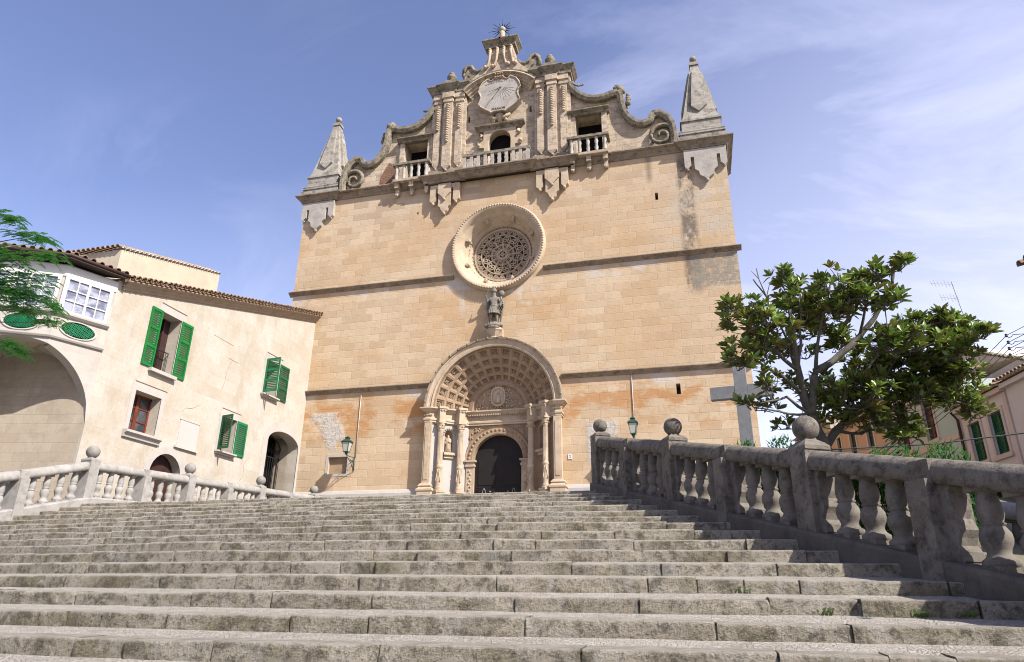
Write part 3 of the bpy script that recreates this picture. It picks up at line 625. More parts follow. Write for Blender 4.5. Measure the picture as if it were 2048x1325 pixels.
def rose():
    m = MB(); y = FY
    m.lathe([(2.44, y+.02), (2.44, y-.16), (2.38, y-.26), (2.28, y-.30), (2.16, y-.22), (2.12, y-.05), (2.06, y+.02), (1.98, y+.06), (1.92, y+.22), (1.86, y+.3), (1.72, y+.58), (1.60, y+.64), (1.58, y+.78), (1.49, y+.86), (1.49, y+1.0)], (RCX, 0, RCZ), 72, True, axis=(0, 1, 0), caps=False)
    ro = m.build('rose_window_surround', 'rosework', CH)
    m = MB()
    for i in range(104):
        a = 2*pi*i/104; m.ball((RCX+2.33*cos(a), y-.285, RCZ+2.33*sin(a)), .062, 6)
    b = m.build('bead_moulding', 'rosework', ro); 
    m = MB(); rr = random.Random(5)
    for i in range(8):
        a = 2*pi*(i+.5)/8; c = Vector((RCX+1.84*cos(a), y+.33, RCZ+1.84*sin(a))); rad = Vector((cos(a), 0, sin(a))); tg = Vector((-sin(a), 0, cos(a)))
        m.obox(c, rad*.05, tg*.07, Vector((0, .22, 0))); m.ball(c-rad*.08+Vector((0, -.12, 0)), .09, 8); m.ball(c-rad*.05+Vector((0, .14, 0)), .07, 8); m.ball(c-rad*.1, .055, 7)
    for i in range(44):   # small carved scrolls round the inner funnel
        a = 2*pi*i/44; m.ball((RCX+1.56*cos(a), y+.70, RCZ+1.56*sin(a)), .045, 6)
    for i in range(60): a = 2*pi*i/60; m.ball((RCX+1.73*cos(a)+rr.uniform(-.03, .03), y+.52, RCZ+1.73*sin(a)+rr.uniform(-.03, .03)), .035, 5)
    m.build('funnel_carving', 'rosework', ro)
    m = MB(); yy = y+.80
    def C(r, cx=0, cz=0, w=.03, n=24, dp=.05): m.lathe([(r+w, yy-dp), (r+w, yy+dp), (r-w, yy+dp), (r-w, yy-dp), (r+w, yy-dp)], (RCX+cx, 0, RCZ+cz), n, False, axis=(0, 1, 0), caps=False)
    def bar(p, q, w=.028): m.tube([(RCX+p[0], yy, RCZ+p[1]), (RCX+q[0], yy, RCZ+q[1])], w, 4, False)
    pol = lambda r, a: (r*cos(a), r*sin(a))
    C(1.12, n=60, w=.022); C(.25, n=24); C(1.46, n=60, w=.045); C(.07, 0, 0, .02, 10)
    for i in range(4): C(.085, *pol(.125, i*pi/2+pi/4), .018, 10, .03)
    for i in range(12):
        a = 2*pi*i/12+pi/12; h = pi/12
        # petal: two bars widening then a rounded head
        hw = .215
        for s in (-1, 1): bar(pol(.27, a+s*.11), (0.82*cos(a)-s*hw*-1*sin(a)*-1 if False else .82*cos(a)+s*hw*-sin(a), .82*sin(a)+s*hw*cos(a)), .026)
        pts = []
        for j in range(9):
            w = -pi/2+pi*j/8; rr_ = .82+.24*cos(w); tt = hw*sin(w); pts.append((RCX+rr_*cos(a)-tt*sin(a), yy, RCZ+rr_*sin(a)+tt*cos(a)))
        m.tube(pts, .028, 4, False)
        bar(pol(.27, a), pol(.62, a), .016)
        for rr_, tt in ((.92, 0), (.79, .1), (.79, -.1)):
            C(.075, rr_*cos(a)-tt*sin(a), rr_*sin(a)+tt*cos(a), .016, 10, .03)
        for tt in (-.06, .06): C(.045, .58*cos(a)-tt*sin(a), .58*sin(a)+tt*cos(a), .013, 8, .03)
    for i in range(24):
        a = 2*pi*i/24; pts = []
        for j in range(9):
            w = pi*j/8; pts.append((RCX+(1.42-.30*sin(w))*cos(a+(j/8-.5)*.26), yy, RCZ+(1.42-.30*sin(w))*sin(a+(j/8-.5)*.26)))
        m.tube(pts, .022, 4, False)
        for dr, da in ((1.24, 0), (1.35, .05), (1.35, -.05)): C(.052, *pol(dr, a+da), .014, 8, .03)
        bar(pol(1.04, a+pi/24), pol(1.18, a+pi/24), .018)
    m.build('tracery', 'rosework', ro)
    m = MB(); m.lathe([(1.55, 0), (1.55, .04)], (RCX, y+.88, RCZ), 48, False, axis=(0, 1, 0)); m.build('dark_pane', 'eavewood', ro)
rose()

def gable():
    f = FY+.12
    prof = [(9.05, 22.5), (9.1, 23.2), (9.03, 23.8), (8.82, 24.3), (8.45, 24.62), (8.12, 24.62), (7.95, 24.42), (7.9, 24.22), (7.6, 24.12), (7.2, 24.25), (6.88, 24.62), (6.66, 25.1), (6.58, 25.6), (6.56, 26.1), (6.42, 26.34), (6.1, 26.3), (5.75, 26.18), (5.3, 26.15), (4.85, 26.25), (4.4, 26.55), (4.05, 27.0), (3.8, 27.5), (3.7, 27.9)]
    top = [(2.05, 28.0)]
    archc = 25.97; ar = 2.66
    arcs = [(CX+ar*cos(a), archc+ar*sin(a)) for a in [R_(44)+(R_(136)-R_(44))*i/24 for i in range(25)]]
    right = [(CX+u, z) for u, z in prof]; left = [(CX-u, z) for u, z in prof]
    outer = [(CX-9.05, 22.4)]+[(CX+9.05, 22.4)]+right+arcs+left[::-1]
    dedup = []
    for p in outer:
        if not dedup or (abs(p[0]-dedup[-1][0])+abs(p[1]-dedup[-1][1])) > 1e-4: dedup.append(p)
    if abs(dedup[0][0]-dedup[-1][0])+abs(dedup[0][1]-dedup[-1][1]) < 1e-4: dedup.pop()
    holes = [[(CX-.64, 22.7), (CX+.64, 22.7), (CX+.64, 24.5)]+[(CX+.64*cos(pi*i/12), 24.5+.64*sin(pi*i/12)) for i in range(1, 12)]+[(CX-.64, 24.5)]]
    for s in (-1, 1):
        a, b = sorted((CX+s*4.12, CX+s*5.48)); holes.append([(a, 22.75), (b, 22.75), (b, 25.22), (a, 25.22)])
    holes.append([(-10.43, 26.05), (-10.31, 26.05), (-10.31, 26.45), (-10.43, 26.45)]); holes.append([(-6.94, 26.1), (-6.82, 26.1), (-6.82, 26.5), (-6.94, 26.5)])
    m = MB(); m.plate(dedup, holes, XF(f), 0, -.85); m.build('gable_wall', 'gable', CH)
    m = MB(); m.box(CX-6.0, CX+6.0, f+.86, f+4, 22.5, 25.9); m.build('belfry_chamber', 'church_side', CH)
    m = MB(); m.box(CX-5.8, CX+5.8, f+.80, f+.855, 22.56, 25.8); m.build('shade_panel', 'black', CH)  # black panels here and below painted as the shade inside the belfry
    m = MB(); m.box(CX-.7, CX+.7, f+.34, f+.36, 22.56, 25.2); m.build('shade_panel', 'black', CH)
    # brick rubble infill patches near the curved shoulders
    for s, u0, u1, z0, z1 in ((-1, 5.95, 6.9, 22.62, 24.2), (-1, 3.85, 4.1, 22.7, 25.1)):
        a, b = sorted((CX+s*u0, CX+s*u1)); m = MB(); m.plate([(a, z0), (b, z0), (b, z1-.4), (a+(b-a)*.5, z1), (a, z1-.9)], [], XF(f), .012, -.05); m.build('rubble_patch', 'brickrub', CH)
    for s in (-1, 1):
        # coping that follows the curve
        cur = prof[1:]; m = MB()
        for seg in (cur[:7], cur[7:14], cur[14:]):
            pass
        pts = [(CX+s*u, f, z) for u, z in prof]; fine = []
        for i in range(len(pts)-1):
            for t in range(4): fine.append(Vector(pts[i]).lerp(Vector(pts[i+1]), t/4))
        fine.append(Vector(pts[-1]))
        for i in range(2, len(fine)-2): pass
        sm = [fine[0]]+[(fine[i-1]+fine[i]*2+fine[i+1])/4 for i in range(1, len(fine)-1)]+[fine[-1]]
        vs = []
        for i, p in enumerate(sm):
            t = (sm[min(i+1, len(sm)-1)]-sm[max(i-1, 0)]).normalized(); nn = Vector((t.z, 0, -t.x))*s   # outward
            w = .02*noise.noise(p*2.)
            for a, b in ((-.20, .10), (-.22, -.26), (-.06, -.34), (.10, -.34), (.13+w, -.2), (.16+w, .3), (.05, .95), (-.1, .95)): vs.append(p+nn*a+Vector((0, b, 0)))
        n = len(sm); m.add(vs, [(i*8+j, (i+1)*8+j, (i+1)*8+(j+1) % 8, i*8+(j+1) % 8) for i in range(n-1) for j in range(8)]+[tuple(range(8)), tuple((n-1)*8+j for j in range(8))])
        m.build('curved_coping', 'coping', CH)
        # scroll eye and horn
        m = MB(); c = (CX+s*8.42, 0, 23.35)
        sp = []
        for i in range(34):
            a = i/33*2*pi*1.55; r = .72-.60*i/33; sp.append((c[0]+s*r*cos(a-.3), f-.16, c[2]-.1+r*sin(a-.3)))
        m.tube(sp, [.13-.05*i/33 for i in range(34)], 6); m.build('scroll', 'coping', CH)
        # knob of leaves on the shoulder, and crockets down the outer curve
        m = MB(); rk = random.Random(8)
        for i in range(9): m.ball((CX+s*(6.52+rk.uniform(-.18, .16)), f-.1+rk.uniform(-.1, .25), 26.52+rk.uniform(-.1, .16)), rk.uniform(.15, .25), 7)
        for i in range(7): m.ball((CX+s*(6.84-.03*i*(i > 3)+rk.uniform(-.03, .05)), f+rk.uniform(-.08, .2), 26.2-.19*i), .15+rk.uniform(-.03, .03), 7)
        for i in range(10): u = 3.75+.09*i; m.ball((CX+s*u, f+.05, 27.95-.17*i+.012*i*i), rk.uniform(.05, .10), 6)
        m.build('leaf_crockets', 'coping', CH)
        # side window surround: pier jambs and lintel shelf
        for u in (3.98, 5.62):
            m = MB(); m.box(CX+s*u-.14, CX+s*u+.14, f-.16, f+.02, 22.56, 25.22); m.build('window_jamb', 'gable', CH)
        a, b = sorted((CX+s*3.74, CX+s*5.9)); m = MB()
        m.sweep([(a, f, 0), (b, f, 0)], [(-.02, 25.22), (.2, 25.22), (.24, 25.32), (.42, 25.40), (.42, 25.46), (-.02, 25.52)]); m.build('window_lintel', 'coping', CH)
        # paired pilasters with bead drops
        c = CX+s*2.92
        m = MB(); m.plate([(c-.98, 22.5), (c+.98, 22.5), (c+.98, 28.0), (c-.98, 28.0)], [], XF(f), .22, -.2); m.build('pilaster_backing', 'gable', CH)
        m = MB(); m.sweep([(c-.98, f, 0), (c-.98, f-.24, 0), (c+.98, f-.24, 0), (c+.98, f, 0)], [(-.02, 22.5), (.22, 22.5), (.22, 22.68), (.1, 22.78), (.08, 23.0), (-.02, 23.0)]); m.build('pilaster_base', 'string', CH)
        for j, (du, w, d, zb) in enumerate(((-.62, .19, .32, 23.35), (0, .24, .43, 23.15), (.62, .19, .32, 23.35))):
            x = c+du; m = MB(); m.box(x-w, x+w, f-d, f-.2, zb, 27.55)
            m.box(x-w-.05, x+w+.05, f-d-.05, f-.2, 27.35, 27.5); m.box(x-w-.1, x+w+.1, f-d-.1, f-.2, 27.62, 27.95); m.box(x-w-.02, x+w+.02, f-d-.04, f-.2, 27.5, 27.64)
            m.add([(x-w, f-d, zb), (x+w, f-d, zb), (x, f-d+.05, zb-.25), (x-w, f-.2, zb), (x+w, f-.2, zb)], [(0, 1, 2), (0, 2, 3), (1, 4, 2), (2, 4, 3)])
            m.ball((x, f-d+.06, zb-.24), .07, 8)
            pil = m.build('pilaster', 'gable', CH)
            m = MB(); nb = 17 if j == 1 else 11
            for i in range(nb): m.ball((x, f-d-.03, 27.1-.15*i), .115, 8, .62)
            m.build('bead_drop', 'gable', pil)
            for i in range(0): pass
        m = MB(); pr = [(-.05, 27.95), (.06, 27.95), (.06, 28.12), (.12, 28.18), (.22, 28.32), (.28, 28.4), (.28, 28.46), (-.1, 28.54)]
        m.sweep([(c-1.0, f+.6, 0), (c-1.0, f-.34, 0), (c-.4, f-.34, 0), (c-.4, f-.46, 0), (c+.4, f-.46, 0), (c+.4, f-.34, 0), (c+1.0, f-.34, 0), (c+1.0, f+.6, 0)], pr)
        m.box(c-1.05, c+1.05, f-.45, f+.62, 27.96, 28.5); m.build('entablature_block', 'coping', CH)
        m = MB(); x = c-s*.08
        m.box(x-.3, x+.3, f-.6, f+.05, 28.45, 28.72); m.lathe([(.22, 28.72), (.15, 28.8), (.13, 28.85), (.26, 29.0), (.28, 29.12), (.2, 29.22), (.17, 29.26), (.2, 29.3), (.14, 29.42), (.05, 29.5)], (x, f-.3, 0), 14)
        m.build('stone_vase', 'coping', CH)
        m = MB(); m.add([(c-s*.25, f-.3, 28.5), (c-s*1.6, f-.3, 28.5), (c-s*1.0, f-.3, 28.95), (c-s*.25, f+.4, 28.5), (c-s*1.6, f+.4, 28.5), (c-s*1.0, f+.4, 28.95)], [(0, 1, 2), (3, 5, 4), (0, 2, 5, 3), (1, 4, 5, 2), (0, 3, 4, 1)]); m.build('raking_cap', 'coping', CH)
        # balcony
        a, b = sorted((CX+s*3.84, CX+s*5.74)); m = MB(); m.box(a-.06, b+.06, FY-.55, f, 22.42, 22.56)
        for t in (0.06, .5, .94):
            x = a+(b-a)*t; m.box(x-.12, x+.12, FY-.42, FY+.02, 22.1, 22.42); m.box(x-.1, x+.1, FY-.25, FY+.02, 21.75, 22.1); m.ball((x, FY-.2, 21.75), .09, 8)
        bo = m.build('balcony', 'gable', CH)
        m = MB(); m.sweep([(a-.02, f, 0), (a-.02, FY-.5, 0), (b+.02, FY-.5, 0), (b+.02, f, 0)], [(-.1, 23.42), (.1, 23.42), (.1, 23.56), (-.1, 23.56)]); m.build('balcony_rail', 'coping', bo)
        for t in range(5):
            x = a+.1+(b-a-.2)*t/4; m = MB(); m.lathe([(.1, 22.56), (.1, 22.62), (.07, 22.66), (.105, 22.78), (.07, 22.95), (.08, 22.98), (.07, 23.02), (.105, 23.18), (.07, 23.33), (.1, 23.36), (.1, 23.42)], (x, FY-.46, 0), 10); m.build('baluster', 'pale', bo)
        for yy in (.12, .36):
            m = MB(); m.lathe([(.1, 22.56), (.1, 22.62), (.07, 22.66), (.105, 22.78), (.07, 22.95), (.08, 22.98), (.07, 23.02), (.105, 23.18), (.07, 23.33), (.1, 23.36), (.1, 23.42)], ((b if s < 0 else a)+(-.1 if s < 0 else .1), FY-.5+yy, 0), 10); m.build('baluster', 'pale', bo)
    # segmental pediment
    m = MB(); cz = 25.97
    A0, A1 = R_(43), R_(137)
    m.revolve([(2.66, f+.5), (2.76, f+.5), (2.80, f-.55), (2.72, f-.58), (2.68, f-.42), (2.60, f-.40), (2.56, f-.28), (2.48, f-.26), (2.44, f-.16), (2.36, f-.15), (2.32, f-.06), (2.26, f-.05), (2.24, f+.02)], CX, cz, A0, A1, 30); m.build('arched_pediment', 'gable', CH)
    m = MB(); m.revolve([(2.74, f+.55), (2.86, f+.5), (2.90, f-.54), (2.78, f-.52)], CX, cz, A0, A1, 30); m.build('pediment_coping', 'coping', CH)
    m = MB(); m.box(CX-.28, CX+.28, f-.5, f, 28.3, 28.74)
    for i in range(8): m.ball((CX-.2+.1*(i % 4)*1.3, f-.52, 28.4+.2*(i//4)), .07, 6)
    m.build('carved_keystone', 'carve_dark', CH)
    # crown
    m = MB()
    pts = [(-2.1, 28.3), (2.1, 28.3), (1.6, 28.85), (1.2, 29.25), (.92, 29.65), (.74, 30.2), (.72, 30.75), (-.72, 30.75), (-.74, 30.2), (-.92, 29.65), (-1.2, 29.25), (-1.6, 28.85)]
    m.plate([(CX+a, b) for a, b in pts], [], XF(f), .22, -.5)
    m.build('crown_block', 'gable', CH)
    m = MB()
    for u in (-.62, -.2, .2, .62):
        sg = 1 if u > 0 else -1
        m.tube([(CX+u, f-.26, 30.7), (CX+u-.02*sg, f-.36, 30.3), (CX+u+.02*sg, f-.32, 29.85), (CX+u+.12*sg, f-.28, 29.5), (CX+u+.25*sg, f-.3, 29.38)], [.1, .09, .07, .09, .11], 6)
        m.ball((CX+u+.25*sg, f-.3, 29.42), .13, 8)
        for i in range(3): m.ball((CX+u, f-.38, 30.6-.14*i), .075, 6)
    m.build('crown_scrolls', 'carve', CH)
    m = MB(); m.sweep([(CX-.8, f+.5, 0), (CX-.8, f-.3, 0), (CX-.2, f-.3, 0), (CX-.2, f-.2, 0), (CX+.2, f-.2, 0), (CX+.2, f-.3, 0), (CX+.8, f-.3, 0), (CX+.8, f+.5, 0)], [(-.1, 30.72), (.06, 30.72), (.08, 30.88), (.2, 31.05), (.26, 31.12), (.26, 31.2), (-.1, 31.3)]); m.box(CX-.85, CX+.85, f-.3, f+.5, 30.74, 31.25)
    m.build('crown_cornice', 'coping', CH)
    for s in (-1, 1):
        m = MB(); m.tube([(CX+s*(.78-.32*sin(i*.5)), f+.05, 31.3+.22*(1-cos(i*.5))) for i in range(1, 5)], [.16, .15, .12, .08], 6)
        m.box(CX+s*.62-.16, CX+s*.62+.16, f-.2, f+.3, 31.2, 31.42); m.build('crown_horn', 'coping', CH)
        sp = [(.95, 29.75), (1.15, 29.5), (1.4, 29.45), (1.62, 29.62), (1.75, 29.9), (1.98, 29.95), (2.18, 29.75), (2.22, 29.4), (2.1, 29.1), (1.9, 29.05), (1.82, 29.25), (1.95, 29.35)]
        m = MB(); vs = [Vector((CX+s*a, f, b-.08)) for a, b in sp]
        m.tube([v+Vector((0, -.1, 0)) for v in vs], [.12]*8+[.1, .09, .08, .06], 7); m.tube([v+Vector((0, .2, 0)) for v in vs], [.12]*8+[.1, .09, .08, .06], 7)
        m.plate([(CX+s*a, b) for a, b in ((.9, 29.1), (.92, 29.7), (1.15, 29.42), (1.4, 29.37), (1.62, 29.5), (1.95, 29.7), (2.1, 29.4), (2.15, 28.6), (1.5, 28.9))], [], XF(f), .12, -.3)
        m.build('crown_volute', 'coping', CH)
    m = MB(); m.lathe([(.2, 31.25), (.2, 31.34), (.13, 31.38), (.11, 31.46), (.17, 31.5), (.11, 31.55), (.12, 31.62), (.17, 32.0), (.15, 32.06), (.1, 32.1)], (CX, f, 0), 14); m.build('finial_pedestal', 'carve', CH)
    m = MB(); m.ball((CX, f, 32.25), .19, 16); fb = m.build('finial_ball', 'pale', CH)
    m = MB(); m.tube([(CX+.25*cos(a), f, 32.25+.25*sin(a)) for a in [2*pi*i/24 for i in range(24)]], .028, 5, closed=True)
    for i in range(16):
        a = 2*pi*i/16+pi/2
        if 1.35*pi < (a % (2*pi)) < 1.65*pi: continue
        L = .85 if i % 2 == 0 else .62; m.tube([(CX+.26*cos(a), f, 32.25+.26*sin(a)), (CX+L*cos(a), f, 32.25+L*sin(a))], [.028, .006], 5)
    m.build('iron_rays', 'iron', CH)
    # central opening
    m = MB(); hole = [(CX-.62, 22.6), (CX+.62, 22.6), (CX+.62, 24.5)]+[(CX+.62*cos(pi*i/12), 24.5+.62*sin(pi*i/12)) for i in range(1, 12)]+[(CX-.62, 24.5)]
    pts = [(CX-.86, 22.56), (CX+.86, 22.56), (CX+.86, 24.1), (CX+1.18, 24.15), (CX+1.25, 24.35), (CX+1.05, 24.5), (CX+.9, 24.62), (CX+.9, 25.2), (CX-.9, 25.2), (CX-.9, 24.62), (CX-1.05, 24.5), (CX-1.25, 24.35), (CX-1.18, 24.15), (CX-.86, 24.1)]
    pts[0] = (CX-.86, 22.5); pts[1] = (CX+.86, 22.5)
    m.plate(pts, [hole], XF(f), .16, -.02)
    for s in (-1, 1): m.tube([(CX+s*1.06, f-.14, 24.95), (CX+s*1.1, f-.2, 24.75), (CX+s*1.0, f-.16, 24.6)], [.12, .1, .06], 8); m.ball((CX+s*1.15, f-.12, 24.3), .12, 8)
    m.build('door_surround', 'carve', CH)
    m = MB(); m.sweep([(CX-1.02, f, 0), (CX-1.02, f-.02, 0), (CX+1.02, f-.02, 0), (CX+1.02, f, 0)], [(-.02, 25.18), (.14, 25.18), (.2, 25.28), (.36, 25.38), (.38, 25.46), (-.02, 25.54)]); m.box(CX-1.02, CX+1.02, f-.1, f, 25.19, 25.5); m.build('door_lintel', 'coping', CH)
    # central balcony
    m = MB(); m.box(CX-1.82, CX+1.82, FY-.72, f, 22.36, 22.53); bo = m.build('balcony', 'string', CH)
    m = MB(); m.box(CX-1.82, CX+1.82, FY-.72, FY-.5, 23.2, 23.36); m.build('balcony_rail', 'coping', bo)
    for i in range(10):
        x = CX-1.7+3.4*i/9; m = MB(); m.plate([(x-.09, 22.53), (x+.09, 22.53), (x+.07, 22.75), (x+.10, 22.85), (x+.07, 22.95), (x+.09, 23.2), (x-.09, 23.2), (x-.07, 22.95), (x-.10, 22.85), (x-.07, 22.75)], [], XF(FY-.61), .09, -.09); m.build('baluster', 'pale', bo)
    # sundial
    sd = []
    half = [(0, 1.16), (.3, 1.14), (.42, 1.02), (.55, 1.08), (.62, 1.2), (.95, 1.0), (1.12, .72), (1.2, .42), (1.08, .28), (1.02, .0), (1.1, -.2), (1.18, -.42), (1.0, -.62), (.72, -.86), (.5, -1.0), (.42, -1.12), (.2, -1.02), (0, -1.06)]
    sd = [(CX+a, 27.2+b) for a, b in half]+[(CX-a, 27.2+b) for a, b in half[::-1][1:-1]]
    m = MB(); m.plate(sd, [], XF(f), .46, -.02); so_ = m.build('sundial', 'pale', CH)
    rim = [(a, f-.47, b) for a, b in sd]; m = MB(); m.tube(rim, .045, 6, closed=True); m.build('rim', 'carve', so_)
    m = MB(); m.tube([(CX+.12, f-.47, 27.72), (CX+.0, f-.8, 27.35), (CX-.1, f-1.05, 26.98)], [.03, .02, .012], 6); m.ball((CX+.02, f-.66, 27.4), .035, 6); m.build('gnomon', 'iron', so_)
    m = MB()
    for i in range(15):
        a = pi+pi*i/14; r0 = .18; r1 = .86 if i % 2 else .98; p = (CX+.12, 27.72)
        if abs(r1*cos(a)) < .98: m.tube([(p[0]+r0*cos(a), f-.465, p[1]+r0*sin(a)), (p[0]+r1*.85*cos(a), f-.465, p[1]+r1*sin(a)*.95)], .006, 4)
    m.build('hour_lines', 'metalgrey', so_)
    def txt(s, x, z, size, rot=0, mat='iron'):
        c = bpy.data.curves.new('lettering', 'FONT'); c.body = s; c.size = size; c.align_x = 'CENTER'; c.align_y = 'CENTER'; c.extrude = .004
        o = bpy.data.objects.new('t', c); COL.objects.link(o); bpy.context.view_layer.update(); me = evalmesh(o); bpy.data.objects.remove(o)
        me.materials.clear(); me.materials.append(M[mat]); o = bpy.data.objects.new('lettering', me); COL.objects.link(o); o.parent = so_
        o.location = Vector((x, f-.47, z))-parent_world(so_); o.rotation_euler = (pi/2, rot, 0); return o
    txt("MAXIOR", CX, 26.3, .2)
    for i, t in enumerate(("VI", "VII", "VIII", "IX", "X", "XI", "XII", "I", "II", "III", "IV")):
        a = R_(200)-R_(40)*0-R_(22)*i*1.0; 
        x = CX-.75+.15*i; z = 28.02+.1*(1-((i-5)/5)**2); txt(t, x, z, .12, (i-5)*.13, 'metalgrey')
    m = MB()
    for s in (-1, 1):
        m.tube([(CX+s*.1, f-.2, 25.95), (CX+s*.3, f-.25, 25.8), (CX+s*.42, f-.22, 25.98), (CX+s*.6, f-.2, 26.05)], [.1, .13, .12, .07], 8); m.ball((CX+s*.34, f-.2, 25.72), .11, 8)
    m.lathe([(.02, -.32), (.12, -.2), (.18, 0), (.28, .2)], (CX, f-.12, 25.88), 10); m.build('bracket', 'carve', so_)
gable()

def pinnacle(cx):
    cy = FY+.95
    root = bpy.data.objects.new('pinnacle', None); COL.objects.link(root); root.parent = CH; root.location = Vector((cx, cy, 22.55))-parent_world(CH)
    m = MB()
    for hw, z0, z1 in ((1.16, 22.5, 22.85), (1.06, 22.85, 23.0), (1.1, 23.0, 23.1), (.98, 23.22, 23.3), (.94, 23.3, 23.85), (1.0, 23.85, 23.95)): m.box(cx-hw, cx+hw, cy-hw, cy+hw, z0, z1)
    m.sweep([(cx-1.0, cy-1.0, 0), (cx+1.0, cy-1.0, 0), (cx+1.0, cy+1.0, 0), (cx-1.0, cy+1.0, 0)], [(-.1, 23.06)]+[(.02+.09*sin(t*pi/6), 23.16-.09*cos(t*pi/6)) for t in range(7)]+[(-.1, 23.26)], closed=True)
    m.build('pinnacle_base', 'pinnacle', root)
    m = MB(); k = sqrt(2)
    m.lathe([(.92*k, 23.9), (.80*k, 24.35), (.17*k, 28.0)], (cx, cy, 0), 4, False, pi/4)
    for dx, dy in ((-1, 0), (1, 0), (0, -1)):   # tapering fins on the faces with pointed foot
        t = Vector((-dy, dx, 0)); o = Vector((cx+dx*.0, cy+dy*.0, 0)); vs = []
        for z, r, w in ((24.5, .86, .02), (24.85, .88, .38), (26.0, .66, .28), (27.2, .42, .17), (27.5, .34, .12)):
            for sg in (-1, 1): vs.append(Vector((cx+dx*r, cy+dy*r, z))+t*w*sg)
            for sg in (1, -1): vs.append(Vector((cx+dx*(r-.28), cy+dy*(r-.28), z))+t*w*sg)
        m.add(vs, [(i*4+j, i*4+(j+1) % 4, (i+1)*4+(j+1) % 4, (i+1)*4+j) for i in range(4) for j in range(4)]+[(0, 1, 2, 3), (16, 17, 18, 19)])
    m.build('spire', 'pinnacle', root)
    m = MB(); m.box(cx-.24, cx+.24, cy-.24, cy+.24, 27.95, 28.08); m.box(cx-.17, cx+.17, cy-.17, cy+.17, 28.08, 28.2); m.lathe([(.08, 28.2), (.07, 28.3)], (cx, cy, 0), 10); m.ball((cx, cy, 28.47), .19, 14); m.build('spire_ball', 'pinnacle', root)
pinnacle(-18.98); pinnacle(1.82)

